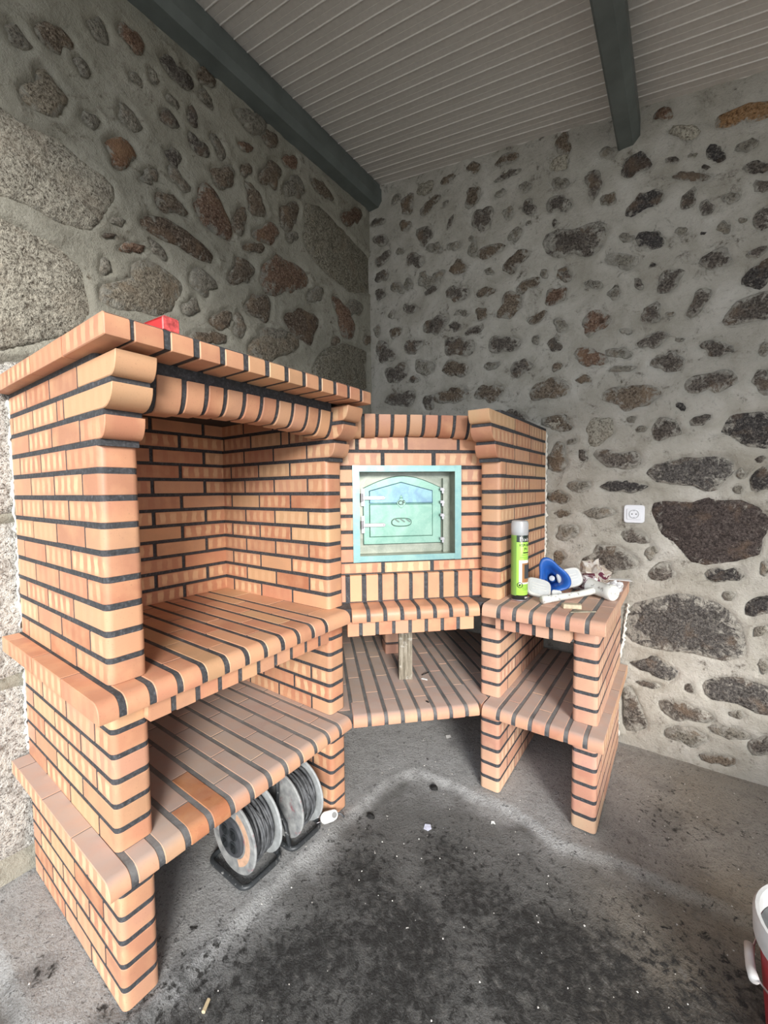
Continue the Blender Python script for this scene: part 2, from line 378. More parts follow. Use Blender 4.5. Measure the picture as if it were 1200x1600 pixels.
def T(x, y, z):
    return Matrix.Translation((x, y, z))
def RX(a): return Matrix.Rotation(R(a), 4, 'X')
def RY(a): return Matrix.Rotation(R(a), 4, 'Y')
def RZ(a): return Matrix.Rotation(R(a), 4, 'Z')
STONES_RIGHT='''b -1.493 3.148 0.034 0.062 0.047 -0.032;b -1.334 3.075 0.091 0.033 0.023 -0.03;g -1.579 3.22 0.031 0.03 0.021 -0.018;p -1.359 3.193 0.071 0.012 0.025 -0.04;g -1.215 3.044 0.019 0.012 0.013 -0.015;d -1.181 2.92 0.028 0.05 0.013 -0.009;b -1.507 3.02 0.027 0.027 0.04 -0.033;d -1.735 3.126 0.064 -0.015 0.006 -0.03;d -1.71 2.999 0.055 -0.019 -0.001 -0.05;d -1.366 2.911 0.075 -0.027 -0.0 -0.061;d -1.439 2.784 0.051 -0.067 -0.048 -0.018;d -1.688 2.868 0.06 0.037 0.033 -0.032;d -1.696 2.763 0.069 0.01 0.02 -0.033;g -1.548 2.872 0.038 -0.013 -0.0 -0.027;b -1.037 3.011 0.048 0.056 0.037 -0.034;d -0.973 2.862 0.09 0.005 0.029 -0.067;g -0.823 2.837 0.034 -0.013 0.0 -0.051;d -0.71 2.821 0.041 -0.016 0.0 -0.045;g -0.867 2.961 0.037 -0.003 0.009 -0.025;g -0.729 2.94 0.043 -0.003 0.01 -0.029;d -0.824 3.044 0.089 -0.005 0.008 -0.022;d -0.561 2.784 0.059 -0.002 0.018 -0.056;d -0.576 2.691 0.017 -0.006 0.0 -0.022;g -0.784 2.708 0.054 0.017 0.019 -0.033;g -0.709 2.74 0.017 0.003 0.008 -0.017;b -0.936 2.667 0.07 0.007 0.02 -0.045;g -1.036 2.711 0.038 -0.013 0.0 -0.049;g -1.158 2.772 0.054 0.009 0.014 -0.027;b -1.13 2.637 0.064 0.001 0.016 -0.045;b -0.787 2.562 0.086 0.038 0.025 -0.039;g -1.293 2.807 0.06 -0.02 -0.0 -0.041;g -1.047 2.778 0.022 -0.008 0.0 -0.018;g -1.264 2.632 0.042 0.008 0.015 -0.027;g -1.368 2.653 0.038 -0.011 -0.0 -0.042;g -0.931 2.551 0.031 0.007 0.013 -0.025;g -0.626 2.448 0.022 -0.007 0.0 -0.036;b -0.531 2.42 0.039 0.003 0.012 -0.036;b -1.203 3.179 0.054 -0.006 0.01 -0.028;b -0.834 3.135 0.076 -0.022 0.006 -0.034;b -1.027 3.17 0.046 0.003 0.019 -0.037;b -0.539 3.072 0.032 0.024 0.039 -0.051;p -0.555 2.986 0.055 -0.004 0.015 -0.047;g -0.553 2.883 0.042 -0.018 0.0 -0.034;d -0.469 2.565 0.158 -0.02 0.018 -0.09;d -1.719 2.642 0.055 0.0 0.017 -0.042;d -1.703 2.746 0.064 -0.01 0.006 -0.03;g -1.571 2.645 0.055 -0.016 -0.0 -0.044;d -1.312 2.556 0.05 0.006 0.011 -0.024;g -1.337 2.615 0.073 -0.011 0.009 -0.049;d -1.136 2.485 0.071 -0.003 0.016 -0.058;b -0.956 2.445 0.057 0.012 0.016 -0.032;d -1.478 2.483 0.05 0.002 0.014 -0.036;g -1.621 2.48 0.028 -0.007 -0.0 -0.034;d -1.289 2.334 0.077 0.013 0.031 -0.064;d -1.147 2.29 0.048 0.004 0.012 -0.034;b -0.982 2.326 0.048 0.004 0.015 -0.04;b -0.81 2.334 0.065 0.058 0.045 -0.048;b -0.716 2.414 0.06 0.024 0.02 -0.034;r -0.568 2.314 0.062 0.0 0.014 -0.055;b -0.659 2.222 0.068 0.008 0.01 -0.028;g -0.54 2.158 0.038 -0.009 0.0 -0.04;d -0.569 2.058 0.035 -0.007 0.001 -0.045;d -1.688 2.244 0.084 -0.017 -0.001 -0.078;g -1.745 2.401 0.037 -0.008 -0.001 -0.04;b -1.594 2.355 0.06 -0.0 0.012 -0.041;d -1.46 2.232 0.064 0.006 0.024 -0.062;d -1.136 2.17 0.13 -0.01 0.01 -0.063;d -1.025 2.24 0.057 0.001 0.008 -0.029;d -0.858 2.123 0.087 -0.006 0.009 -0.059;g -0.667 2.11 0.023 -0.005 0.0 -0.032;g -1.371 2.084 0.057 -0.068 -0.049 -0.026;d -1.583 2.082 0.08 0.032 0.049 -0.066;d -1.449 2.02 0.033 -0.005 -0.0 -0.031;b -1.159 2.041 0.098 -0.01 0.005 -0.054;g -0.918 2.013 0.057 -0.01 0.0 -0.027;d -0.75 1.974 0.07 0.013 0.017 -0.047;b -0.555 1.944 0.033 -0.006 0.0 -0.027;d -1.544 1.906 0.144 0.019 0.02 -0.054;d -1.34 1.857 0.053 -0.007 -0.0 -0.049;b -1.176 1.877 0.104 0.002 0.011 -0.058;b -0.933 1.859 0.088 -0.005 0.006 -0.06;b -0.597 1.833 0.124 -0.018 0.001 -0.059;d -0.786 1.708 0.097 -0.019 -0.003 -0.038;p -0.564 1.648 0.077 0.006 0.006 -0.035;g -1.102 2.361 0.067 -0.012 0.002 -0.021;g -1.49 2.644 0.04 -0.012 -0.0 -0.043;d -0.39 2.818 -0.001 0.062 0.046 -0.02;K -0.215 2.825 0.072 -0.003 0.017 -0.057;g -0.328 2.932 0.054 -0.009 0.007 -0.03;d -0.068 2.778 0.032 -0.005 0.005 -0.02;K 0.084 2.737 0.034 -0.001 0.013 -0.046;K 0.053 2.693 0.018 -0.012 -0.001 -0.01;d 0.002 2.677 0.068 -0.033 -0.0 -0.023;b -0.324 2.71 0.038 0.009 0.015 -0.032;K -0.174 2.638 0.079 0.005 0.016 -0.049;d -0.005 2.581 0.034 0.028 0.02 -0.032;d 0.06 2.519 0.027 -0.011 0.001 -0.047;d 0.225 2.615 0.046 -0.005 0.007 -0.033;d 0.241 2.534 0.034 -0.006 0.005 -0.032;g 0.19 2.719 0.043 -0.011 0.005 -0.029;K -0.146 2.458 0.064 -0.016 0.005 -0.048;g -0.244 2.5 0.032 -0.011 0.001 -0.028;r -0.105 2.996 0.051 -0.014 0.006 -0.03;p -0.021 2.877 0.055 -0.015 0.006 -0.039;o 0.192 2.85 0.116 -0.015 0.011 -0.046;K 0.051 2.414 0.015 -0.002 0.001 -0.008;g 0.143 2.525 0.028 -0.011 0.001 -0.032;g -0.029 2.454 0.022 -0.008 0.001 -0.023;d 0.247 2.402 0.037 -0.014 0.001 -0.048;g 0.182 2.419 0.014 -0.005 0.0 -0.014;g 0.121 2.414 0.023 -0.008 0.001 -0.032;g 0.006 2.762 0.021 -0.01 0.0 -0.015;g -0.257 2.396 0.076 -0.032 -0.003 -0.043;K -0.137 2.335 0.021 0.005 0.003 -0.008;d -0.069 2.248 0.06 0.011 0.016 -0.049;d 0.101 2.292 0.056 -0.018 0.001 -0.051;K 0.248 2.182 0.063 0.029 0.02 -0.049;d 0.235 2.273 0.046 0.001 0.004 -0.02;d -0.19 2.268 0.024 -0.007 0.001 -0.028;g -0.382 2.32 0.047 -0.014 0.0 -0.024;g -0.29 2.253 0.033 -0.009 0.001 -0.037;r -0.375 2.134 0.042 0.045 0.048 -0.055;d -0.136 2.116 0.051 0.009 0.015 -0.048;d 0.046 2.126 0.045 0.051 0.021 -0.028;g -0.063 2.093 0.023 -0.006 0.0 -0.015;d -0.123 1.991 0.052 0.005 0.011 -0.044;g -0.236 2.056 0.036 -0.008 0.0 -0.016;r -0.4 1.965 0.087 -0.008 0.005 -0.05;g -0.267 1.96 0.055 -0.011 0.001 -0.031;d -0.061 1.877 0.082 -0.012 0.002 -0.046;d 0.111 1.904 0.071 -0.014 0.001 -0.035;g 0.268 1.868 0.021 -0.004 0.001 -0.032;g -0.254 1.88 0.066 -0.012 0.0 -0.018;d 0.097 1.762 0.087 0.009 0.011 -0.056;d 0.272 1.734 0.04 -0.006 0.002 -0.057;b -0.208 1.737 0.172 -0.017 0.003 -0.059;b -0.422 1.857 0.044 -0.007 0.0 -0.024;K -0.011 1.667 0.019 -0.029 -0.011 -0.01;g -0.021 1.969 0.019 -0.004 0.0 -0.012;d -0.52 2.408 0.038 -0.011 0.0 -0.035;b -0.546 1.645 0.087 -0.001 0.004 -0.046;b -0.549 1.45 0.057 -0.003 0.001 -0.103;p -0.347 1.586 0.083 -0.008 0.001 -0.07;d -0.068 1.57 0.056 -0.005 0.002 -0.072;d 0.063 1.596 0.041 0.0 0.003 -0.03;g -0.205 1.629 0.024 -0.003 0.0 -0.023;g -0.164 1.578 0.024 -0.002 0.0 -0.02;d -0.421 1.464 0.026 -0.001 0.001 -0.04;d -0.259 1.436 0.109 -0.005 0.001 -0.052;D 0.048 1.364 0.142 0.014 0.009 -0.087;K -0.232 1.302 0.116 0.003 0.002 -0.031;g -0.442 1.305 0.054 -0.001 0.001 -0.038;b -0.541 1.249 0.064 0.0 0.001 -0.041;b -0.521 1.161 0.058 0.001 0.0 -0.023;d 0.268 1.411 0.021 -0.001 0.0 -0.016;K 0.278 1.32 0.039 -0.001 0.002 -0.071;g 0.208 1.35 0.019 -0.001 0.001 -0.023;g 0.2 1.284 0.02 -0.0 0.001 -0.023;g -0.34 1.166 0.088 -0.006 -0.002 -0.031;d -0.186 1.056 0.077 0.004 0.001 -0.036;g -0.495 1.059 0.058 0.003 0.001 -0.05;g -0.113 0.981 0.03 0.002 0.001 -0.035;d -0.301 0.926 0.129 -0.014 -0.011 -0.081;d -0.065 0.893 0.074 0.008 0.001 -0.044;K 0.165 0.903 0.072 0.008 0.001 -0.036;b -0.532 0.921 0.039 0.003 0.0 -0.04;g 0.297 0.945 0.018 0.002 0.001 -0.033;g -0.473 1.542 0.028 -0.002 0.0 -0.02;K 0.287 0.78 0.051 0.008 0.001 -0.05;D -0.078 0.42 0.109 -0.016 -0.011 -0.046;d 0.023 0.234 0.121 -0.018 -0.012 -0.048;d -0.107 0.329 0.057 0.001 -0.003 -0.017;d 0.054 0.355 0.022 0.006 0.001 -0.026;g 0.29 0.675 0.024 0.005 0.001 -0.028;g 0.18 0.809 0.022 0.003 0.001 -0.026;g 0.045 0.123 0.076 -0.018 -0.016 -0.054;g 0.225 0.283 0.034 -0.001 -0.003 -0.021;g 0.306 0.527 0.02 0.005 0.001 -0.047;g 0.201 0.19 0.064 -0.001 -0.005 -0.033;d 0.309 0.17 0.061 0.022 0.001 -0.045;b 0.169 0.052 0.067 0.013 -0.002 -0.028'''
STONES_LEFT='''b 0.576 2.875 0.045 -0.026 -0.028 -0.048;q 0.544 2.662 0.052 -0.038 -0.042 -0.069;r 0.836 3.085 0.046 -0.023 -0.029 -0.045;g 0.717 3.015 0.032 -0.036 -0.022 -0.031;d 1.016 3.098 0.06 -0.021 -0.033 -0.049;g 0.812 2.768 0.04 -0.023 -0.028 -0.041;d 0.973 2.879 0.035 -0.031 -0.024 -0.03;O 0.777 2.62 0.044 -0.033 -0.037 -0.052;d 0.988 2.732 0.035 -0.027 -0.025 -0.031;g 0.912 3.0 0.018 -0.018 -0.019 -0.024;g 0.677 2.67 0.026 -0.017 -0.019 -0.029;g 0.474 2.79 0.03 -0.02 -0.02 -0.036;g 0.659 2.84 0.028 -0.016 -0.016 -0.027;g 0.877 2.582 0.038 0.022 -0.001 -0.026;b 0.96 2.526 0.069 -0.01 -0.024 -0.044;g 0.755 2.35 0.034 0.017 -0.001 -0.02;r 0.804 2.273 0.046 0.013 -0.005 -0.027;g 0.905 2.309 0.031 -0.023 -0.02 -0.025;q 0.866 2.132 0.166 0.027 -0.024 -0.103;g 0.703 2.157 0.023 0.01 -0.002 -0.037;d 0.719 2.279 0.021 0.01 -0.0 -0.012;d 1.101 2.85 0.06 -0.004 -0.024 -0.041;d 1.079 2.958 0.013 -0.04 -0.026 -0.024;b 1.152 3.182 0.061 -0.008 -0.022 -0.035;g 1.006 2.65 0.045 -0.037 -0.024 -0.029;b 1.227 2.789 0.064 0.057 0.024 -0.046;g 0.891 2.603 0.039 0.023 -0.001 -0.029;g 1.206 2.914 0.036 -0.033 -0.028 -0.032;b 1.356 2.899 0.033 0.02 -0.001 -0.039;b 1.517 2.97 0.057 -0.019 -0.063 -0.076;g 1.402 3.158 0.127 0.016 -0.034 -0.06;g 1.148 3.09 0.037 -0.013 -0.022 -0.032;b 1.512 3.153 0.06 -0.016 -0.032 -0.04;g 0.99 2.962 0.026 -0.011 -0.016 -0.023;r 1.359 3.008 0.066 0.038 -0.004 -0.028;g 0.842 2.94 0.026 -0.012 -0.017 -0.026;r 1.654 3.119 0.035 -0.024 -0.047 -0.048;g 1.68 3.002 0.033 -0.05 -0.071 -0.058;b 1.409 2.774 0.053 -0.055 -0.045 -0.042;b 1.31 2.629 0.025 0.083 0.046 0.013;b 1.634 2.822 0.084 0.043 -0.002 -0.078;b 1.906 3.116 0.074 -0.031 -0.042 -0.043;r 2.192 3.103 0.086 0.013 -0.055 -0.086;r 1.486 2.653 0.068 -0.012 -0.05 -0.069;b 1.402 2.545 0.075 0.034 -0.001 -0.029;b 1.321 2.396 0.092 0.025 -0.015 -0.066;r 1.59 2.481 0.14 0.056 -0.003 -0.117;b 1.422 2.252 0.097 0.033 -0.002 -0.072;g 1.103 2.257 0.077 -0.03 -0.036 -0.051;b 1.196 2.115 0.062 0.02 -0.002 -0.049;g 1.293 2.115 0.046 0.014 -0.002 -0.061;D 1.726 2.257 0.174 0.032 -0.024 -0.097;g 1.835 2.469 0.088 0.032 -0.001 -0.045;r 2.096 2.402 0.085 -0.093 -0.081 -0.05;b 1.134 2.015 0.107 0.031 -0.001 -0.035;g 1.654 2.716 0.048 0.023 -0.001 -0.032;g 2.196 2.518 0.084 0.029 -0.001 -0.063;g 1.045 2.122 0.045 0.016 -0.002 -0.042;g 1.513 2.14 0.099 0.029 -0.001 -0.043;q 1.509 2.076 0.193 0.052 -0.002 -0.075;b 1.999 2.244 0.057 0.016 -0.001 -0.028;b 2.327 2.34 0.043 0.012 -0.001 -0.04'''
BLOCKS_RIGHT='''d 0.112 1.999 0.131 2.042 0.164 2.087 0.207 2.107 0.271 2.116 0.318 2.104 0.322 1.981 0.275 1.984 0.216 1.985 0.158 1.987;K 0.126 1.535 0.141 1.584 0.166 1.618 0.225 1.619 0.292 1.615 0.345 1.586 0.355 1.46 0.291 1.447 0.236 1.456 0.198 1.479 0.159 1.515;M -0.126 1.222 -0.08 1.236 -0.02 1.228 0.037 1.23 0.099 1.25 0.133 1.233 0.205 1.238 0.268 1.202 0.299 1.166 0.309 1.134 0.299 1.092 0.284 1.067 0.286 1.005 0.219 0.97 0.154 0.956 0.1 0.942 0.044 0.949 -0 1.013 -0.038 1.047 -0.076 1.081 -0.109 1.162;D -0.214 0.668 -0.179 0.722 -0.1 0.756 -0.035 0.791 0.048 0.805 0.132 0.791 0.186 0.755 0.227 0.679 0.248 0.593 0.239 0.545 0.17 0.514 0.111 0.518 0.055 0.52 -0.034 0.512 -0.148 0.519 -0.209 0.538 -0.221 0.595;D 0.086 0.391 0.123 0.422 0.172 0.448 0.237 0.458 0.321 0.441 0.373 0.433 0.377 0.312 0.325 0.295 0.267 0.311 0.215 0.324 0.175 0.324 0.107 0.315 0.101 0.356;d -0.221 0.298 -0.182 0.308 -0.142 0.222 -0.097 0.106 -0.15 0.061 -0.217 0.045'''
BLOCKS_LEFT='''p 0.362 2.562 0.42 2.537 0.467 2.53 0.567 2.535 0.645 2.509 0.739 2.489 0.757 2.447 0.7 2.329 0.656 2.27 0.577 2.249 0.508 2.258 0.455 2.267 0.407 2.25 0.348 2.25;p 0.344 2.182 0.404 2.187 0.485 2.183 0.573 2.171 0.63 2.14 0.647 2.055 0.656 1.977 0.62 1.908 0.541 1.844 0.451 1.793 0.385 1.759 0.324 1.729;P 0.293 1.673 0.383 1.73 0.483 1.758 0.591 1.694 0.602 1.462 0.576 1.321 0.461 1.255 0.361 1.237 0.272 1.222;P 0.27 1.183 0.36 1.206 0.459 1.21 0.57 1.18 0.582 0.988 0.552 0.755 0.437 0.699 0.337 0.692 0.246 0.666;P 0.244 0.606 0.335 0.65 0.435 0.654 0.546 0.612 0.551 0.265 0.503 0.073 0.374 0.048 0.309 0.075 0.218 0.041;D 0.825 2.398 0.861 2.444 0.95 2.466 1.028 2.457 1.133 2.429 1.2 2.383 1.153 2.354 1.089 2.342 1.01 2.362 0.914 2.36 0.833 2.367;r 1.087 2.67 1.111 2.708 1.147 2.725 1.179 2.707 1.208 2.68 1.239 2.638 1.268 2.601 1.288 2.516 1.243 2.499 1.196 2.495 1.143 2.503 1.104 2.515 1.075 2.546 1.063 2.581 1.082 2.625;Q 1.751 2.949 1.862 2.995 1.959 2.989 2.047 2.971 2.221 2.943 2.37 2.926 2.365 2.663 2.148 2.592 2.038 2.603 1.95 2.622 1.84 2.656 1.776 2.692 1.746 2.742;Q 1.89 2.157 1.987 2.219 2.124 2.264 2.352 2.279 2.347 1.985 2.117 1.943 1.795 1.954 1.787 2.021'''

# ------------------------------------------------------------------ value noise for heightfields (numpy)
def vnoise(x, y, seed):
    r = np.random.default_rng(seed).random((256, 256)) * 2 - 1
    xi = np.floor(x).astype(int); yi = np.floor(y).astype(int)
    fx = x - xi; fy = y - yi
    fx = fx * fx * (3 - 2 * fx); fy = fy * fy * (3 - 2 * fy)
    a = r[xi % 256, yi % 256]; b = r[(xi + 1) % 256, yi % 256]
    c = r[xi % 256, (yi + 1) % 256]; d = r[(xi + 1) % 256, (yi + 1) % 256]
    return (a * (1 - fx) + b * fx) * (1 - fy) + (c * (1 - fx) + d * fx) * fy
def fbm(x, y, seed, octs=4, gain=0.5):
    s = 0; a = 1.0; t = 0
    for i in range(octs):
        s = s + a * vnoise(x * 2 ** i + 17.3 * i, y * 2 ** i + 5.1 * i, seed + i)
        t += a; a *= gain
    return s / t
def smooth(a, b, x):
    t = np.clip((x - a) / (b - a), 0, 1)
    return t * t * (3 - 2 * t)

def grid_mesh(name, us, vs, to3d, mat, flip=False, attrs=None):
    U, V = np.meshgrid(us, vs, indexing='ij')
    P = to3d(U, V).reshape(-1, 3)
    nu, nv = len(us), len(vs)
    i = np.arange(nu - 1)[:, None] * nv + np.arange(nv - 1)[None, :]
    q = np.stack([i, i + nv, i + nv + 1, i + 1], -1).reshape(-1, 4)
    if flip:
        q = q[:, ::-1]
    me = bpy.data.meshes.new(name)
    me.vertices.add(len(P)); me.vertices.foreach_set('co', P.astype(np.float32).ravel())
    me.loops.add(q.size); me.loops.foreach_set('vertex_index', q.astype(np.int32).ravel())
    me.polygons.add(len(q))
    me.polygons.foreach_set('loop_start', np.arange(0, q.size, 4, dtype=np.int32))
    me.update(calc_edges=True)
    me.materials.append(mat)
    me.shade_smooth()
    for k, fn in (attrs or {}).items():
        a = me.attributes.new(k, 'FLOAT', 'POINT')
        a.data.foreach_set('value', fn(U, V).astype(np.float32).ravel())
    me.validate()
    return link(name, me)

# ------------------------------------------------------------------ rubble walls
WALL_X, WALL_Y = -1.80, 2.36
def roof_z(x):
    return 3.03 - 0.19 * x

TONES = {  # colour of the bare stone, and its material
    'd': (0.135, 0.115, 0.10), 'b': (0.20, 0.155, 0.115), 'g': (0.27, 0.25, 0.21), 'p': (0.46, 0.43, 0.36), 'P': (0.62, 0.61, 0.58),
    'q': (0.30, 0.26, 0.20), 'Q': (0.27, 0.25, 0.195), 'r': (0.21, 0.125, 0.085), 'o': (0.36, 0.20, 0.09), 'O': (0.24, 0.12, 0.065),
    'K': (0.062, 0.056, 0.056), 'D': (0.10, 0.092, 0.088), 'M': (0.082, 0.062, 0.058)}
NA = 36
ANG = np.arange(NA) * 2 * np.pi / NA

def outline_from(entry_pts, jitter):
    """centre and radius per angle of a closed outline"""
    P = np.array(entry_pts, float)
    c = (P.min(0) + P.max(0)) / 2 * 0.5 + P.mean(0) * 0.5
    D = P - c
    rad = np.zeros(NA)
    n = len(P)
    for k, a in enumerate(ANG):
        d = np.array([math.cos(a), math.sin(a)])
        best = 0
        for i in range(n):
            p, q = D[i], D[(i + 1) % n]
            e = q - p
            den = d[0] * e[1] - d[1] * e[0]
            if abs(den) < 1e-12: continue
            t = (p[0] * e[1] - p[1] * e[0]) / den
            u = (p[0] * d[1] - p[1] * d[0]) / den
            if t > 0 and -1e-6 <= u <= 1 + 1e-6:
                best = max(best, t)
        rad[k] = best if best > 0 else rad[k - 1]
    if jitter:
        ph = rng.random(5) * 6.28
        w = sum(math.pow(0.72, j) * np.sin((j + 2) * ANG + ph[j]) for j in range(5))
        rad *= 1 + jitter * w
    return c, rad

def parse_stones(ell, blk):
    out = []
    for e in ell.split(';'):
        t, *f = e.split()
        f = list(map(float, f))
        c = np.array(f[:2]); A = np.array(f[2:4]); B = np.array(f[4:6])
        pts = [c + A * math.cos(a) * (1 + 0.12 * math.cos(2 * a + hash_(f)) ) + B * math.sin(a) for a in np.linspace(0, 2 * np.pi, 25)[:-1]]
        c2, rad = outline_from(pts, 0.16)
        out.append((t, c2, rad, False))
    for e in blk.split(';'):
        t, *f = e.split()
        pts = np.array(list(map(float, f))).reshape(-1, 2)
        c2, rad = outline_from(pts, 0.012)
        out.append((t, c2, rad, True))
    return out
def hash_(f):
    return (f[0] * 91.7 + f[1] * 37.1) % 6.28

def fill_stones(stones, box, n, size, tones, clear):
    """more of the same rubble where the photograph's edge ends"""
    tries = 0; made = 0
    while made < n and tries < n * 60:
        tries += 1
        c = np.array([rng.uniform(box[0], box[1]), rng.uniform(box[2], box[3])])
        a = rng.uniform(*size); b = a * rng.uniform(0.45, 0.8)
        if any(np.linalg.norm(c - s[1]) < s[2].mean() * 1.05 + a * 0.85 for s in stones):
            continue
        if clear(c): continue
        th = rng.uniform(-0.35, 0.35)
        pts = [c + np.array([math.cos(th), math.sin(th)]) * a * math.cos(q) + np.array([-math.sin(th), math.cos(th)]) * b * math.sin(q) for q in np.linspace(0, 2 * np.pi, 25)[:-1]]
        c2, rad = outline_from(pts, 0.16)
        stones.append((tones[int(rng.integers(len(tones)))], c2, rad, False))
        made += 1

def rho_of(stone, U, V):
    t, c, rad, big = stone
    du = U - c[0]; dv = V - c[1]
    d = np.hypot(du, dv)
    a = (np.arctan2(dv, du) / (2 * np.pi) * NA) % NA
    i = np.floor(a).astype(int) % NA; f = a - np.floor(a)
    r = rad[i] * (1 - f) + rad[(i + 1) % NA] * f
    return d / np.maximum(r, 1e-6), r

def wall_height(stones, U, V, side):
    H = 0.0050 * fbm(U * 3.1, V * 3.1, 11 + side, 3) + 0.0042 * fbm(U * 13, V * 13, 31 + side, 4, 0.6)
    rag = 0.010 * fbm(U * 24, V * 24, 61 + side, 4, 0.65)
    cut = np.zeros_like(U); ridge = np.zeros_like(U)
    for s in stones:
        m = s[2].max() * 1.6 + 0.05
        sel = (np.abs(U - s[1][0]) < m) & (np.abs(V - s[1][1]) < m)
        if not sel.any(): continue
        rho, r = rho_of(s, U[sel], V[sel])
        dist = (rho - 1) * r + rag[sel] * min(1.0, s[2].mean() / 0.05)
        cut[sel] = np.maximum(cut[sel], 1 - smooth(-0.014, 0.004, dist))
        ridge[sel] = np.maximum(ridge[sel], np.exp(-((dist - 0.020) / 0.012) ** 2))
    H = H + ridge * (0.0065 if side else 0.0025) * (0.6 + 0.6 * fbm(U * 7, V * 7, 77, 2)) - cut * 0.016
    return H

def build_wall(name, side, stones, us, vs, to3d, mat, label):
    """side 0: back wall right of the corner, plane y = WALL_Y; side 1: left wall, plane x = WALL_X"""
    w = grid_mesh(name, us, vs, lambda U, V: to3d(U, V, wall_height(stones, U, V, side)), mat, flip=(side == 1))
    tag(w, kind='structure', label=label)
    for t, c, rad, big in stones:
        size = rad.mean()
        na = 12 if size < 0.035 else (16 if size < 0.07 else 24 if size < 0.14 else 36)
        rings = (0.5, 0.86, 1.06) if size < 0.05 else ((0.35, 0.65, 0.86, 1.06) if size < 0.12 else (0.16, 0.32, 0.48, 0.62, 0.76, 0.89, 1.0, 1.07))
        th = ANG[::NA // na] if NA % na == 0 else np.arange(na) * 2 * np.pi / na
        h0 = 0.006 + 0.02 * min(size, 0.25) if side else 0.004 + 0.012 * min(size, 0.25)
        h0 += rng.uniform(-0.002, 0.003)
        tilt = rng.uniform(-0.05, 0.05, 2)
        vs3 = []; rims = []
        def pt(u, v, r):
            base = h0 * (1 - r ** 3) - 0.004 * r ** 2
            n = noise.noise(Vector((u * 16, v * 16, side * 7))) * 0.006 + noise.noise(Vector((u * 55, v * 55, side * 7 + 3))) * 0.0035
            if r > 1.03: base -= 0.022
            return base + n + (u - c[0]) * tilt[0] + (v - c[1]) * tilt[1]
        o3 = to3d(np.array(c[0]), np.array(c[1]), np.array(0.0)).reshape(3)
        vs3.append(to3d(np.array(c[0]), np.array(c[1]), np.array(pt(c[0], c[1], 0))).reshape(3) - o3); rims.append(0)
        for r in rings:
            for a in th:
                rr = np.interp(a, np.append(ANG, 2 * np.pi), np.append(rad, rad[0])) * r
                u = c[0] + math.cos(a) * rr; v = c[1] + math.sin(a) * rr
                vs3.append(to3d(np.array(u), np.array(v), np.array(pt(u, v, r))).reshape(3) - o3); rims.append(min(r, 1.0))
        n = len(th); fs = [(0, 1 + k, 1 + (k + 1) % n) for k in range(n)]
        for q in range(len(rings) - 1):
            for k in range(n):
                l = (k + 1) % n
                fs.append((1 + q * n + k, 1 + (q + 1) * n + k, 1 + (q + 1) * n + l, 1 + q * n + l))
        if side == 0:
            pass
        else:
            fs = [tuple(reversed(f)) for f in fs]
        me = bpy.data.meshes.new('stone')
        me.from_pydata([tuple(p) for p in vs3], [], fs)
        if t in 'pPQ' : me.materials.append(M['granite'])
        elif t in 'M': me.materials.append(M['stone_bare'])
        else: me.materials.append(M['stone_left'] if side else M['stone'])
        me.shade_smooth()
        at = me.attributes.new('rim', 'FLOAT', 'POINT'); at.data.foreach_set('value', np.array(rims, np.float32))
        me.update()
        o = link('stone', me, w, Matrix.Translation(o3))
        v = rng.uniform(0.85, 1.15)
        o.color = tuple(min(1, x * v) for x in (TONES[t] if not (side and t == 'D') else (0.15, 0.105, 0.075))) + ({'K': 0.8, 'M': 1.0, 'D': 0.8, 'o': 0.9, 'P': 1.0, 'p': 1.0, 'Q': 0.7, 'g': -0.1, 'q': 0.5, 'd': 0.3}.get(t, 0.4),)
    return w

st_r = parse_stones(STONES_RIGHT, BLOCKS_RIGHT)
fill_stones(st_r, (0.45, 2.3, 0.05, 2.5), 60, (0.05, 0.13), 'ddKbgD', lambda c: False)
st_l = parse_stones(STONES_LEFT, BLOCKS_LEFT)
fill_stones(st_l, (-1.0, 0.25, 0.1, 3.0), 34, (0.08, 0.17), 'qbgrQ', lambda c: False)
fill_stones(st_l, (0.7, 2.3, 0.1, 1.55), 14, (0.07, 0.12), 'qbg', lambda c: False)

def right3(U, V, H):
    return np.stack([U, WALL_Y - H + 0 * U, V], -1)
def left3(U, V, H):
    return np.stack([WALL_X + H + 0 * U, U, V], -1)
def right_grid(U, V, H):
    V2 = np.minimum(V, roof_z(U) + 0.03)
    return np.stack([U, WALL_Y - H, V2], -1)
def left_grid(U, V, H):
    # the wall ends in a ragged mortar edge against the beam
    return np.stack([WALL_X + H, U, V], -1)
wall_right = build_wall('wall_right', 0, st_r, np.arange(-1.86, 2.42, 0.0135), np.arange(-0.04, 3.42, 0.0135),
                        lambda U, V, H: right_grid(U, V, H) if U.ndim else right3(U, V, H), M['mortar_right'], 'rubble stone wall with pale lime mortar right of the corner')
wall_left = build_wall('wall_left', 1, st_l, np.arange(-1.1, 2.40, 0.0135), np.arange(-0.04, 3.40, 0.0135),
                       lambda U, V, H: left_grid(U, V, H) if U.ndim else left3(U, V, H), M['mortar_left'], 'rubble stone wall with big granite blocks left of the corner')

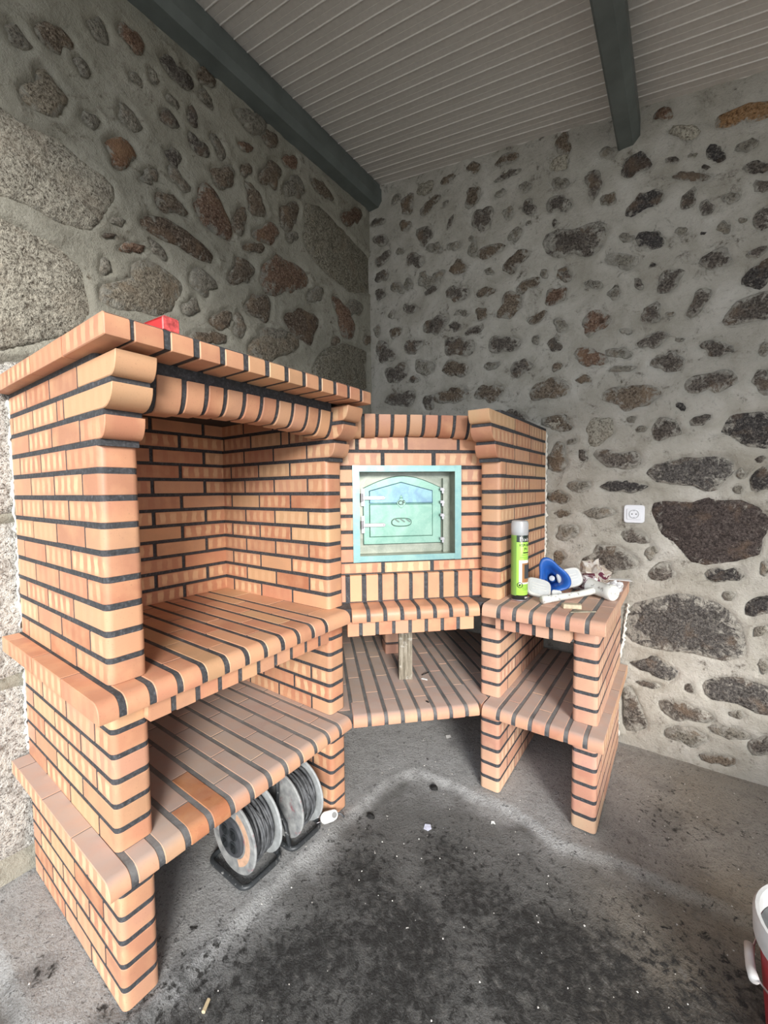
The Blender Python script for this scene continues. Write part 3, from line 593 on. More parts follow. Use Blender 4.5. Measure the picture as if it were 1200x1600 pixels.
# solid backs give the walls their thickness
bk = simple('wall_core', (0.3, 0.28, 0.24), 0.9, 0, 0.1, 8)
MB().box((-2.3, -1.12, -0.05), (WALL_X - 0.03, 2.9, 3.5)).obj('masonry_back', bk, wall_left)
mb = MB()
mb.add([(-1.83, 2.39, -0.05), (2.44, 2.39, -0.05), (2.44, 2.39, roof_z(2.44)), (-1.83, 2.39, roof_z(-1.83)),
        (-1.83, 2.9, -0.05), (2.44, 2.9, -0.05), (2.44, 2.9, roof_z(2.44)), (-1.83, 2.9, roof_z(-1.83))],
       [(0, 1, 2, 3), (5, 4, 7, 6), (1, 5, 6, 2), (4, 0, 3, 7), (3, 2, 6, 7), (4, 5, 1, 0)])
mb.obj('masonry_back', bk, wall_right)
# unseen return wall at the far right, added to shade that end
wf = MB().box((2.40, 0.75, -0.05), (2.9, 2.9, 2.6)).obj('added_shade_wall', M['mortar_right'])
tag(wf, kind='structure', label='plain return wall added out of view to shade the right end of the shelter')

wl = MB().box((1.18, 0.50, -0.05), (1.36, 2.40, 0.62)).obj('added_low_shade_wall', M['mortar_right'])  # unseen low wall, added to block sun from the lower right corner
tag(wl, kind='structure', label='low wall added right of the picture to shade the floor and wall foot')

# ------------------------------------------------------------------ floor
PAD = np.array([(-3.0, 0.12), (-1.62, 0.25), (-1.25, 0.262), (-1.06, 0.40), (-1.065, 0.56), (-1.075, 0.77), (-1.06, 1.12), (-1.05, 1.42), (-0.98, 1.60), (-0.82, 1.60), (-0.54, 1.62), (-0.35, 1.56), (-0.16, 1.60), (0.24, 1.60), (3.0, 1.55)])
def pad_dist(X, Y):
    best = np.full(X.shape, 9.0); sgn = np.ones(X.shape)
    for i in range(len(PAD) - 1):
        a = PAD[i]; e = PAD[i + 1] - a
        t = np.clip(((X - a[0]) * e[0] + (Y - a[1]) * e[1]) / (e @ e), 0, 1)
        dx = X - (a[0] + t * e[0]); dy = Y - (a[1] + t * e[1])
        d = np.hypot(dx, dy)
        s = np.sign(e[0] * (Y - a[1]) - e[1] * (X - a[0]))
        upd = d < best
        best = np.where(upd, d, best); sgn = np.where(upd, s, sgn)
    return best * np.where(sgn == 0, 1, sgn)   # positive: on the pale screed, towards the walls
def floor_z(X, Y):
    d = pad_dist(X, Y) + 0.018 * fbm(X * 9, Y * 9, 5, 3)
    out = 1 - smooth(-0.035, 0.01, d)
    rim = np.exp(-((d + 0.0) / 0.02) ** 2)
    return -0.004 - 0.016 * out + rim * 0.004 + out * 0.006 * fbm(X * 7, Y * 7, 3, 5, 0.6) + (1 - out) * 0.0012 * fbm(X * 14, Y * 14, 8, 3)
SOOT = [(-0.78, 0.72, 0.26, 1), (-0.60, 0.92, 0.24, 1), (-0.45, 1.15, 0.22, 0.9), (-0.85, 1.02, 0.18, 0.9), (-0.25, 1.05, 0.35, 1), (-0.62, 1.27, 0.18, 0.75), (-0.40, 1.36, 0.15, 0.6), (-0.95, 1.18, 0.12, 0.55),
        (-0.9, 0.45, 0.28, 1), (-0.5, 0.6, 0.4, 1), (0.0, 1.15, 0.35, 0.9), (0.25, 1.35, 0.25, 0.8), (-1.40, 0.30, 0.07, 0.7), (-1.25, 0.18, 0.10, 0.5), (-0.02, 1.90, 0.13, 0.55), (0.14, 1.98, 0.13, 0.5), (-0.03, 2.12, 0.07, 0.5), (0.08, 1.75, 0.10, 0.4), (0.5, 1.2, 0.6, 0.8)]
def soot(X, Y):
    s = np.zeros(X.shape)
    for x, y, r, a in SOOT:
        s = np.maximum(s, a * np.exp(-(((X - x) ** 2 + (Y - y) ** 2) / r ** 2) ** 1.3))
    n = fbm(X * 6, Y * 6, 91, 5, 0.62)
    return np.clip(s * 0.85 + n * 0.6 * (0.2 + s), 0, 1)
def warm(X, Y):
    return np.clip(smooth(-0.45, 0.1, X) * (0.7 + 0.6 * fbm(X * 3, Y * 3, 41, 3)), 0, 1)
def pale(X, Y):
    d = pad_dist(X, Y)
    return np.clip(smooth(-0.05, 0.03, d + 0.05 * fbm(X * 8, Y * 8, 15, 4, 0.6)) * 0.9 + np.exp(-((d + 0.04) / 0.09) ** 2) * 0.75 * np.clip(0.35 + 1.9 * fbm(X * 9, Y * 9, 55, 4, 0.6), 0, 1), 0, 1)

k = NT('stained_concrete', 0.88)
o = k.obj()
a1 = k.noise(o, 18, 8, 0.72, 0.3); a2 = k.noise(o, 170, 4, 0.7); a3 = k.noise(o, 5, 4, 0.55)
so = k.n('ShaderNodeAttribute', attribute_name='soot').outputs['Fac']
wa = k.n('ShaderNodeAttribute', attribute_name='warm').outputs['Fac']
pa = k.n('ShaderNodeAttribute', attribute_name='pale').outputs['Fac']
c = k.mix(pa, (0.18, 0.18, 0.176), (0.46, 0.465, 0.47))
c = k.mix(wa, c, (0.33, 0.285, 0.225))
c = k.mix(k.math('MULTIPLY', k.math('SUBTRACT', 0.50, a1, clamp=True), 2.0, clamp=True), c, (0.085, 0.083, 0.08))
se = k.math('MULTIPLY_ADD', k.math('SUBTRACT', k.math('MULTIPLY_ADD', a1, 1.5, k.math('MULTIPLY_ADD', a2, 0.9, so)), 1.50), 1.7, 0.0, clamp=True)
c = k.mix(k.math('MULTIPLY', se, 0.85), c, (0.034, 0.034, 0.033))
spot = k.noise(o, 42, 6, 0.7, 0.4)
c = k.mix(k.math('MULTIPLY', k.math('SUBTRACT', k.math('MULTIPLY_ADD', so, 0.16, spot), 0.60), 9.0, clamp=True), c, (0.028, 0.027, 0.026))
c = k.mix(k.math('MULTIPLY', k.math('SUBTRACT', 0.44, spot), 5.0, clamp=True), c, (0.21, 0.205, 0.195))
c = k.mix(k.math('MULTIPLY', k.math('SUBTRACT', 0.45, a2, clamp=True), 5.0, clamp=True), c, (0.03, 0.03, 0.03))
c = k.mix(k.math('MULTIPLY', k.math('SUBTRACT', a2, 0.64, clamp=True), 4.0, clamp=True), c, (0.42, 0.42, 0.41))
k.col(c)
k.bump(k.math('ADD', a1, k.math('MULTIPLY_ADD', spot, 0.7, k.math('MULTIPLY', a2, 0.7))), 1.0, 0.010)
M['floor'] = k.m
floor = grid_mesh('floor', np.arange(-1.86, 2.46, 0.015), np.arange(-1.6, 2.42, 0.015), lambda X, Y: np.stack([X, Y, floor_z(X, Y)], -1), M['floor'],
                  attrs={'soot': soot, 'warm': warm, 'pale': pale})
tag(floor, kind='structure', label='rough concrete floor with black soot stains')
yard = MB().box((-30, -30, -0.12), (30, -1.58, -0.03)).obj('ground_outside', simple('pale_gravel', (0.34, 0.33, 0.30), 0.95, 0, 0.25, 3, 0.3))
tag(yard, kind='structure', label='pale gravel yard in front of the shelter')
yd2 = MB().box((2.45, -1.58, -0.12), (30, 12, -0.03)).obj('ground_beside', yard.data.materials[0])
tag(yd2, kind='structure', label='pale gravel yard beside the shelter')

# loose grit: crumbs of mortar and grit on the floor, too many to count
mbg = MB()
for i in range(900):
    x = rng.uniform(-1.5, 0.35); y = rng.uniform(0.15, 2.3)
    if x < -1.1 and y > 0.36: continue
    if math.hypot(x - 0.318, y - 1.262) < 0.17: continue
    r = rng.uniform(0.0012, 0.0034)
    z = float(floor_z(np.array([x]), np.array([y]))[0])
    s_ = [rng.uniform(0.6, 1.3) for _ in range(6)]
    mbg.add([(x + r * s_[0], y, z), (x, y + r * s_[1], z), (x - r * s_[2], y, z), (x, y - r * s_[3], z), (x, y, z + r * s_[4])],
            [(0, 1, 4), (1, 2, 4), (2, 3, 4), (3, 0, 4)], 0 if rng.random() < 0.5 else 1)
gr = mbg.obj('grit', [simple('pale_grit', (0.62, 0.6, 0.57)), simple('dark_grit', (0.03, 0.03, 0.03))])
tag(gr, 'pale and dark grit scattered over the concrete floor', 'grit', kind='stuff')

# ------------------------------------------------------------------ ceiling of narrow ribbed strips, and beams
ceil_mat = simple('ceiling_sheet', (0.66, 0.62, 0.585), 0.55, 0, 0.05, 60, 0.08)
core = MB()
core.add([(-1.95, -1.0, roof_z(-1.95) + 0.012), (2.9, -1.0, roof_z(2.9) + 0.012), (2.9, 2.95, roof_z(2.9) + 0.012), (-1.95, 2.95, roof_z(-1.95) + 0.012),
          (-1.95, -1.0, roof_z(-1.95) + 0.09), (2.9, -1.0, roof_z(2.9) + 0.09), (2.9, 2.95, roof_z(2.9) + 0.09), (-1.95, 2.95, roof_z(-1.95) + 0.09)],
         [(0, 3, 2, 1), (4, 5, 6, 7), (0, 1, 5, 4), (1, 2, 6, 5), (2, 3, 7, 6), (3, 0, 4, 7)])
ceiling = core.obj('ceiling', simple('ceiling_groove', (0.16, 0.155, 0.15), 0.7))
tag(ceiling, kind='structure', label='sloping ceiling of narrow ribbed grey sheet strips')
P_ = 0.0705
prof = [(0.0018, 0.013), (0.0018, 0.0012), (0.0030, 0.0), (0.0325, 0.0), (0.0335, 0.0016), (0.0348, 0.0016), (0.0358, 0.0), (0.0640, 0.0), (0.0662, -0.0042), (0.0690, -0.0042), (0.0702, 0.0), (0.0702, 0.013)]
x0c, x1c = -1.90, 2.85
vs_ = [(x0c, y, roof_z(x0c) + z) for y, z in prof] + [(x1c, y, roof_z(x1c) + z) for y, z in prof]
n_ = len(prof)
fs_ = [(i, i + 1, n_ + i + 1, n_ + i) for i in range(n_ - 1)]
strip = MB().add(vs_, fs_).mesh('ceiling_strip', ceil_mat)
for i in range(48):
    link('ceiling_strip', strip, ceiling, T(0, 2.292 - 0.0675 - P_ * (i - 1), 0))
beam_mat = simple('grey_beam_paint', (0.135, 0.155, 0.15), 0.55, 0, 0.22, 7, 0.15)
def beam(name, x0, x1, zb, zt, y0, y1, label):
    c_ = 0.008
    w_ = x1 - x0
    poly = [(x0 + c_, zb), (x1 - .028, zb), (x1, zb + .03), (x1, zb + .105), (x1 - .012, zb + .112), (x1 - .012, zt + 0.02), (x0, zt + 0.02), (x0, zb + c_)]
    mx = Matrix(((1, 0, 0, 0), (0, 0, -1, 0), (0, 1, 0, 0), (0, 0, 0, 1)))  # (x, y) of the profile becomes (x, z)
    o = MB().prism(poly, y1 - y0, 0.002, 0, T(0, y1, 0) @ mx).obj(name, beam_mat)
    return tag(o, kind='structure', label=label)
beam('ceiling_beam', -1.825, -1.692, 3.215, 3.37, -0.98, 2.365, 'dark grey beam running along the top of the left wall')
beam('ceiling_beam', -0.288, -0.196, 2.915, 3.075, -0.98, 2.40, 'dark grey beam crossing the ceiling to the right wall')
beam('ceiling_beam', 1.20, 1.29, 2.62, 2.80, -0.98, 2.40, 'dark grey beam at the far right beyond the picture')

# ------------------------------------------------------------------ brickwork builders
CACHE = {}
def arc(cx, cy, r, a0, a1, n=4):
    return [(cx + r * math.cos(R(a0 + (a1 - a0) * i / n)), cy + r * math.sin(R(a0 + (a1 - a0) * i / n))) for i in range(n + 1)]
def cached(key, fn):
    if key not in CACHE:
        CACHE[key] = fn()
    return CACHE[key]
def q4(*a):
    return tuple(round(x, 4) for x in a)

class Unit:
    """one brick built unit; bricks are sub-parts of its panels and slabs"""
    def __init__(s, name, loc, rz, label, cat):
        s.root = tag(empty(name, loc, rz), label, cat)
        s.rest = {}
    def part(s, name, mb, mat, smooth=False, label=None):
        o = mb.obj(name, mat, s.root, smooth=smooth)
        if label: o['label'] = label
        return o
    def put(s, parent, me, mx, mat, hidden=False):
        if hidden:
            s.rest.setdefault(mat.name, []).append((me, mx, mat))
            return
        if me.materials[0] is not mat:
            me2 = cached((me.name, mat.name), lambda: me.copy())
            if me2.materials[0] is not mat:
                me2.materials[0] = mat
            me = me2
        jit = T(rng.uniform(-.0004, .0004), rng.uniform(-.0004, .0004), rng.uniform(-.0006, .0006)) @ RZ(rng.uniform(-0.12, 0.12)) @ RX(rng.uniform(-0.15, 0.15))
        link('brick', me, parent, mx @ jit)
    def finish(s):
        for k, l in s.rest.items():
            mb = MB()
            for me, mx, mat in l:
                mb.add([v.co for v in me.vertices], [tuple(p.vertices) for p in me.polygons], 0, mx)
            tag(mb.obj('rear_bricks', l[0][2], s.root), kind='stuff')

def box_brick(lx, ly, lz, c=0.0010):
    return cached(('box',) + q4(lx, ly, lz, c), lambda: MB().prism([(-lx / 2, -ly / 2), (lx / 2, -ly / 2), (lx / 2, ly / 2), (-lx / 2, ly / 2)], lz, c, 0, None, -lz / 2).mesh('brick', M['brick']))
def corner_brick(lx, ly, lz, r, c=0.0018):
    def f():
        p = [(-lx / 2, -ly / 2)] + arc(lx / 2 - r, -ly / 2 + r, r, -90, 0) + arc(lx / 2 - r, ly / 2 - r, r, 0, 90) + [(-lx / 2, ly / 2)]
        return MB().prism(p, lz, c, 0, None, -lz / 2).mesh('brick', M['brick'], smooth=35)
    return cached(('cor',) + q4(lx, ly, lz, r), f)
XZ = Matrix(((1, 0, 0, 0), (0, 0, -1, 0), (0, 1, 0, 0), (0, 0, 0, 1)))   # profile (x, z) extruded along -y
def profile_brick(poly, w, c=0.0018, name='brick'):
    return MB().prism(poly, w, c, 0, T(0, w / 2, 0) @ XZ).mesh(name, M['brick'], smooth=35)
def nose_poly(lx, lz, rt, rb):
    return [(-lx / 2, -lz / 2)] + arc(lx / 2 - rb, -lz / 2 + rb, rb, -90, 0, 2) + arc(lx / 2 - rt, lz / 2 - rt, rt, 0, 90, 5) + [(-lx / 2, lz / 2)]
def nose_brick(lx, ly, lz, rt=0.03, rb=0.004):
    return cached(('nose',) + q4(lx, ly, lz, rt, rb), lambda: profile_brick(nose_poly(lx, lz, rt, rb), ly))
def bulge_poly(xb, x0, x1, h):
    """corbel profile: back at xb, bottom front x0, top front x1, rounded like a quarter ellipse"""
    n = 6
    return [(xb, 0)] + [(x0 + (x1 - x0) * math.sin(math.pi / 2 * i / n), h * (1 - math.cos(math.pi / 2 * i / n))) for i in range(n + 1)] + [(xb, h)]

def upright(u, name, y0, y1, xb, z0, n, pitch, bh, firsts, L, mat, jmat, corbels=None, hide=None, rear=0.0, label=None):
    th = y1 - y0; r = 0.017
    core = MB()
    p = [(xb, y0 + .0012)] + arc(-r, y0 + r, r - .0012, -90, 0) + arc(-r, y1 - r, r - .0012, 0, 90) + [(xb, y1 - .0012)]
    zt = z0 + n * pitch
    core.prism(p, zt - z0, 0, 0, None, z0)
    if corbels:
        for k, (b0, b1) in corbels.items():
            zb = z0 + k * pitch
            core.box((-0.06, y0 + .005, zb + 0.004), ((b0 + b1) / 2 - .010, y1 - .005, zb + bh - .004))
            if k + 1 in corbels:
                core.box((-0.017, y0 + .0025, zb + bh - .003), (min(b1, corbels[k + 1][0]) - .004, y1 - .0025, zb + pitch + .003))
        kf = min(corbels)
        core.box((-0.017, y0 + .0025, z0 + kf * pitch - (pitch - bh) - .002), (corbels[kf][0] - .003, y1 - .0025, z0 + kf * pitch + .003))
    part = u.part(name, core, jmat, label=label)
    for k in range(n):
        z = z0 + k * pitch + bh / 2
        f = firsts[k % 2]
        if corbels and k in corbels:
            b0, b1 = corbels[k]
            f = max(f, 0.1) if f > .12 else 0.155 - .05 * (k % 2)
            me = cached(('corb',) + q4(f, b0, b1, th, bh), lambda: profile_brick([(x + f / 2, zz - bh / 2) for x, zz in bulge_poly(-f + .0025, b0, b1, bh)], th))
            u.put(part, me, T(-f / 2, (y0 + y1) / 2, z), mat)
        else:
            u.put(part, corner_brick(f - .0052, th, bh, r), T(-f / 2 + .0026, (y0 + y1) / 2, z), mat)
        x = -f; i = 0
        while x > xb + .012:
            l = min(L, x - xb)
            if corbels and k == 10 and i == 0: l = 0.05
            u.put(part, box_brick(l - .0105, th, bh, .0007), T(x - l / 2, (y0 + y1) / 2, z), mat, hidden=bool(hide and hide(k, x - l / 2)))
            x -= l; i += 1
    return part

def slab(u, name, joints, x1, xb, z0, z1, mat, jmat, L=0.229, rt=0.03, halves=(0.229, 0.106), hide=None, joint=.0145, first_long=True, label=None, deep=None):
    y0, y1 = joints[0], joints[-1]
    h = z1 - z0
    ins = .0012
    lx = x1 - xb
    p = [(x - ins + (x1 + xb) / 2, z) for x, z in nose_poly(lx, h - 2 * ins, rt, .004)]
    p[0] = (xb, p[0][1]); p[-1] = (xb, p[-1][1])
    core = MB().prism(p, y1 - y0 - .004, 0, 0, T(0, y1 - .002, (z0 + z1) / 2) @ XZ)
    part = u.part(name, core, jmat, smooth=35, label=label)
    for i in range(len(joints) - 1):
        a = joints[i] + (joint / 2 if i else 0); b = joints[i + 1] - (joint / 2 if i < len(joints) - 2 else 0)
        w = b - a; yc = (a + b) / 2; zc = (z0 + z1) / 2
        f = halves[i % 2] if not (i == 0 and first_long) else halves[0]
        u.put(part, nose_brick(f - .002, w, h, rt), T(x1 - f / 2 + .001, yc, zc), M['brick_wet'] if (u.root.name == 'brick_barbecue' and name == 'lower_slab' and i in (3, 4)) else mat)
        x = x1 - f
        while x > (deep if deep is not None else xb) + .02:
            l = min(L, x - xb)
            u.put(part, box_brick(l - .006, w, h), T(x - l / 2, yc, zc), mat, hidden=bool(hide and hide(i, x - l / 2)))
            x -= l
    return part

Z1, Z2, Z3, Z4, ZH, ZT = 0.374, 0.416, 0.787, 0.8355, 1.617, 1.665
P1, P2, P3 = 0.0623, 0.0618, 0.0651
BH = 0.0492
CORB = {9: (0.012, 0.043), 10: (0.034, 0.086), 11: (0.080, 0.110)}

# ---------------- left unit: barbecue with hood
bq = Unit('brick_barbecue', (-1.0915, 0.398, 0), 0.0, 'tall orange brick barbecue with hood and open hearth against the left wall', 'barbecue')
XB = -0.688
for (ya, yb, nm) in ((-0.004, 0.084, 'left'), (0.750, 0.836, 'right')):
    right = nm == 'right'
    upright(bq, 'lower_leg', ya, yb, XB, 0.0, 6, P1, 0.0495, (0.205, 0.104), 0.2, M['brick'], M['joint'],
            hide=(lambda k, x: x < -0.12) if right else (lambda k, x: x < -0.60))
    upright(bq, 'upper_leg', ya, yb, XB, Z2, 6, P2, 0.0495, (0.104, 0.205), 0.2, M['brick'], M['joint'],
            hide=(lambda k, x: x < -0.42) if right else (lambda k, x: x < -0.62))
    upright(bq, 'hood_cheek', ya, yb, XB, Z4, 12, P3, 0.0515, (0.205, 0.104), 0.2, M['brick'], M['joint'], corbels=CORB)
sj = [-0.055, -0.005] + [0.061 + 0.0664 * i for i in range(11)]
sj[-1] = 0.789
slab(bq, 'hearth_slab', sj, 0.0755, XB, Z3, Z4, M['brick'], M['joint'], hide=lambda i, x: x < -0.60 and i != 0)
sj1 = [-0.050, 0.004] + [0.0667 + 0.0660 * i for i in range(10)] + [0.724, 0.789]
slab(bq, 'lower_slab', sj1, 0.0755, XB, Z1, Z2, M['brick_dusty'], M['joint_dusty'], hide=lambda i, x: x < -0.50 and i != 0)
# back wall of the hearth
core = MB().box((XB, 0.08, Z4), (-0.672, 0.754, ZH))
bw = bq.part('hearth_back', core, M['joint'])
for kk in range(12):
    js = [0.084] + ([0.314, 0.544] if kk % 2 == 0 else [0.195, 0.425, 0.655]) + [0.752]
    for a, b in zip(js[:-1], js[1:]):
        a2 = a + (.008 if a > .09 else .002); b2 = b - (.008 if b < .74 else .002)
        bq.put(bw, box_brick(b2 - a2, 0.05, 0.0515), T(-0.6685 - 0.022, (a2 + b2) / 2, Z4 + kk * P3 + .026) @ RZ(90), M['brick_inner'], hidden=kk == 11)
# row of small bricks under the hearth slab
def hang_row(u, name, joints, x_f, z0, z1, depth, mat, jmat, rb=0.004):
    part = u.part(name, MB().box((x_f - depth, joints[0] + .002, z0 + .0025), (x_f - .0045, joints[-1] - .002, z1)), jmat)
    for a, b in zip(joints[:-1], joints[1:]):
        a2 = a + (.0075 if a != joints[0] else 0); b2 = b - (.0075 if b != joints[-1] else 0)
        u.put(part, box_brick(depth - .004, b2 - a2, z1 - z0), T(x_f - depth / 2, (a2 + b2) / 2, (z0 + z1) / 2), mat)
    return part
hang_row(bq, 'apron_row', [0.068] + [0.127 + 0.0664 * i for i in range(9)] + [0.706], 0.040, 0.729, Z3 - .001, 0.07, M['brick'], M['joint_dusty'])
# hood slab
hood = bq.part('hood_slab', MB().box((XB, -0.031, ZH + .003), (0.1385, 0.844, ZT - .003)), M['joint'])
hh = ZT - ZH; zc = (ZH + ZT) / 2
fj = [-0.035 + 0.0505 + 0.0075] + [0.093 + 0.0697 * i for i in range(11)] + [0.847]
fj[0] = 0.0235
def hood_nose(lx, ly):
    return nose_brick(lx, ly, hh, 0.012, 0.003)
u = bq
u.put(hood, hood_nose(0.235, 0.0505), T(0.1415 - .1175, -0.035 + .02525, zc), M['brick'])
x = 0.1415 - 0.2375
while x > XB + 0.01:
    l = min(0.2365, x - XB)
    u.put(hood, box_brick(l - .003, 0.0505, hh), T(x - l / 2, -0.035 + .02525, zc), M['brick'])
    x -= 0.2365
fj[0] = 0.0155
for a, b in zip(fj[:-1], fj[1:]):
    a2 = a + .0078; b2 = b - (.0078 if b < .84 else 0)
    u.put(hood, hood_nose(0.108, b2 - a2), T(0.1415 - .054, (a2 + b2) / 2, zc), M['brick'])
for i in range(3):
    u.put(hood, box_brick(0.226, 0.05, hh), T(0.033 - .115 - .23 * i, 0.847 - .025, zc), M['brick'], hidden=True)
# rounded lintel of the hearth opening
aj = [0.116 - .0065, 0.186, 0.249, 0.306, 0.369, 0.430, 0.492, 0.555, 0.621, 0.680, 0.742]
def arch_part(u, name, joints, ymid, half, zend, rise, ztop, xback, x0, x1, mat, jmat, jw=.0135, ysp=None):
    y_a, y_b = ysp or (joints[0], joints[-1])
    core = MB()
    for i in range(24):
        ya = y_a + (y_b - y_a) * i / 24; yb = y_a + (y_b - y_a) * (i + 1) / 24
        zb = zend + rise * (1 - min(1, (((ya + yb) / 2 - ymid) / half) ** 2)) + .003
        core.prism(bulge_poly(xback, x0 - .004, x1 - .004, ztop - zb), yb - ya, 0, 0, T(0, yb, zb) @ XZ)
    part = u.part(name, core, jmat)
    for a, b in zip(joints[:-1], joints[1:]):
        a2 = a + jw / 2; b2 = b - jw / 2; yc = (a2 + b2) / 2
        zb = zend + rise * (1 - min(1, ((yc - ymid) / half) ** 2))
        h = ztop - zb
        tilt = (yc - ymid) / half * 3.0
        me = profile_brick([(x - (xback + x1) / 2, z - h / 2) for x, z in bulge_poly(xback, x0, x1, h)], b2 - a2)
        u.put(part, me, T((xback + x1) / 2, yc, zb + h / 2) @ RX(-tilt * 0.6), mat)
    return part
arch_part(bq, 'arched_lintel', aj, 0.41, 0.33, 1.489, 0.024, 1.586, -0.05, 0.004, 0.040, M['brick'], M['joint'], ysp=(0.082, 0.752))
bq.part('lintel_bed', MB().box((-0.05, 0.085, 1.583), (0.030, 0.749, ZH + .002)), M['joint'])
bq.part('hood_inner_top', MB().box((-0.66, 0.086, ZH - .02), (-0.05, 0.748, ZH - .001)), simple('black_board', (0.03, 0.03, 0.03), 0.9))  # near-black board closing the top of the hearth
bq.finish()

# ---------------- right unit: low side counter with one tall cheek
rc = Unit('brick_side_counter', (-0.687, 1.6495, 0), R(-90), 'low orange brick side counter with two shelves against the right wall', 'counter')
XR = -0.686
upright(rc, 'inner_leg', 0.0, 0.087, XR, 0.0, 6, P1, 0.0495, (0.205, 0.104), 0.2, M['brick_worn'], M['joint'], hide=lambda k, x: x < -0.5)
upright(rc, 'inner_leg', 0.0, 0.087, XR, Z2, 6, P2, 0.0495, (0.104, 0.205), 0.2, M['brick_worn'], M['joint'], hide=lambda k, x: x < -0.6)
upright(rc, 'outer_leg', 0.3685, 0.457, XR, 0.0, 6, P1, 0.0495, (0.205, 0.104), 0.2, M['brick_worn'], M['joint'])
upright(rc, 'outer_leg', 0.3685, 0.457, XR, Z2, 6, P2, 0.0495, (0.104, 0.205), 0.2, M['brick_worn'], M['joint'])
upright(rc, 'tall_cheek', 0.0, 0.087, -0.692, Z4, 12, P3, 0.0515, (0.0685, 0.1775), 0.2165, M['brick'], M['joint'],
        corbels={9: (0.020, 0.058), 10: (0.052, 0.106), 11: (0.100, 0.126)})
rj = [0.047, 0.115, 0.1765, 0.239, 0.302, 0.367, 0.4315, 0.490]
slab(rc, 'counter_slab', rj, 0.0957, XR, Z3, Z4, M['brick_worn'], M['joint_dusty'], rt=0.026)
slab(rc, 'lower_slab', rj, 0.0957, XR, Z1, Z2, M['brick_dusty'], M['joint_dusty'], rt=0.026)
hang_row(rc, 'apron_row', [0.087, 0.1145, 0.176, 0.2385, 0.3015, 0.3685], 0.050, 0.729, Z3 - .001, 0.06, M['brick_worn'], M['joint'])
rc.part('lintel_bar', MB().box((-0.06, 0.23, 0.708), (-0.03, 0.368, 0.727)), simple('limewashed_bar', (0.5, 0.5, 0.48), 0.8, 0, 0.4, 90, 0.4))

# expanding foam squeezed out along the back edges
foam_mat = simple('dried_foam', (0.80, 0.78, 0.72), 0.7, 0, 0.08, 90, 0.3)
def foam_line(u, p0, p1, r, n, seed):
    rg = np.random.default_rng(seed)
    p0 = Vector(p0); p1 = Vector(p1)
    mb = MB()
    pts = []; rad = []
    for i in range(n):
        f = i / (n - 1)
        p = p0.lerp(p1, f)
        pts.append(p + Vector((rg.normal() * r * .35, rg.normal() * r * .35, 0)))
        rad.append(r * (0.35 + 1.0 * rg.random() ** 1.5))
    mb.tube(pts, rad, 7)
    return tag(mb.obj('dried_foam', foam_mat, u.root, smooth=True), 'bead of dried white expanding foam')
foam_line(rc, (-0.693, 0.086, 0.86), (-0.693, 0.086, 1.60), 0.0085, 70, 3)
foam_line(rc, (-0.697, 0.486, 0.72), (-0.699, 0.455, 0.44), 0.008, 30, 5)
foam_line(rc, (-0.697, 0.452, 0.36), (-0.697, 0.452, 0.02), 0.007, 30, 6)
foam_line(bq, (-0.690, -0.004, 0.85), (-0.690, -0.004, 1.60), 0.006, 60, 8)
foam_line(bq, (-0.690, -0.004, 0.43), (-0.690, -0.004, 0.77), 0.007, 40, 9)
rc.finish()

# ---------------- corner unit with the oven
ov = Unit('corner_oven', (-1.010, 1.187, 0), R(-45), 'diagonal brick corner oven between the barbecue and the side counter', 'oven')
S2 = math.sqrt(0.5)
def w2l(x, y):   # world to the oven's own axes
    dx, dy = x + 1.010, y - 1.187
    return ((dx - dy) * S2, (dx + dy) * S2)
region = [w2l(*p) for p in ((-1.010, 1.190), (-0.644, 1.553), (-0.644, 2.345), (-1.785, 2.345), (-1.785, 1.190))]
def clip_poly(poly, reg):
    out = poly
    for i in range(len(reg)):
        a = Vector(reg[i]); b = Vector(reg[(i + 1) % len(reg)]); e = b - a
        inp, out = out, []
        for j in range(len(inp)):
            p = Vector(inp[j]); q = Vector(inp[(j + 1) % len(inp)])
            sp = e.x * (p.y - a.y) - e.y * (p.x - a.x); sq = e.x * (q.y - a.y) - e.y * (q.x - a.x)
            if sp >= 0: out.append(tuple(p))
            if (sp >= 0) != (sq >= 0):
                t_ = sp / (sp - sq); out.append(tuple(p + (q - p) * t_))
        if not out: return []
    return out
def area(p):
    return 0.5 * sum(p[i][0] * p[(i + 1) % len(p)][1] - p[(i + 1) % len(p)][0] * p[i][1] for i in range(len(p)))
if area(region) < 0: region.reverse()
inner = region
back_reg = clip_poly([(-2, -2), (-0.03, -2), (-0.03, 2), (-2, 2)], region)
oj = [0.0] + [0.0645 + 0.0662 * i for i in range(7)] + [0.517]
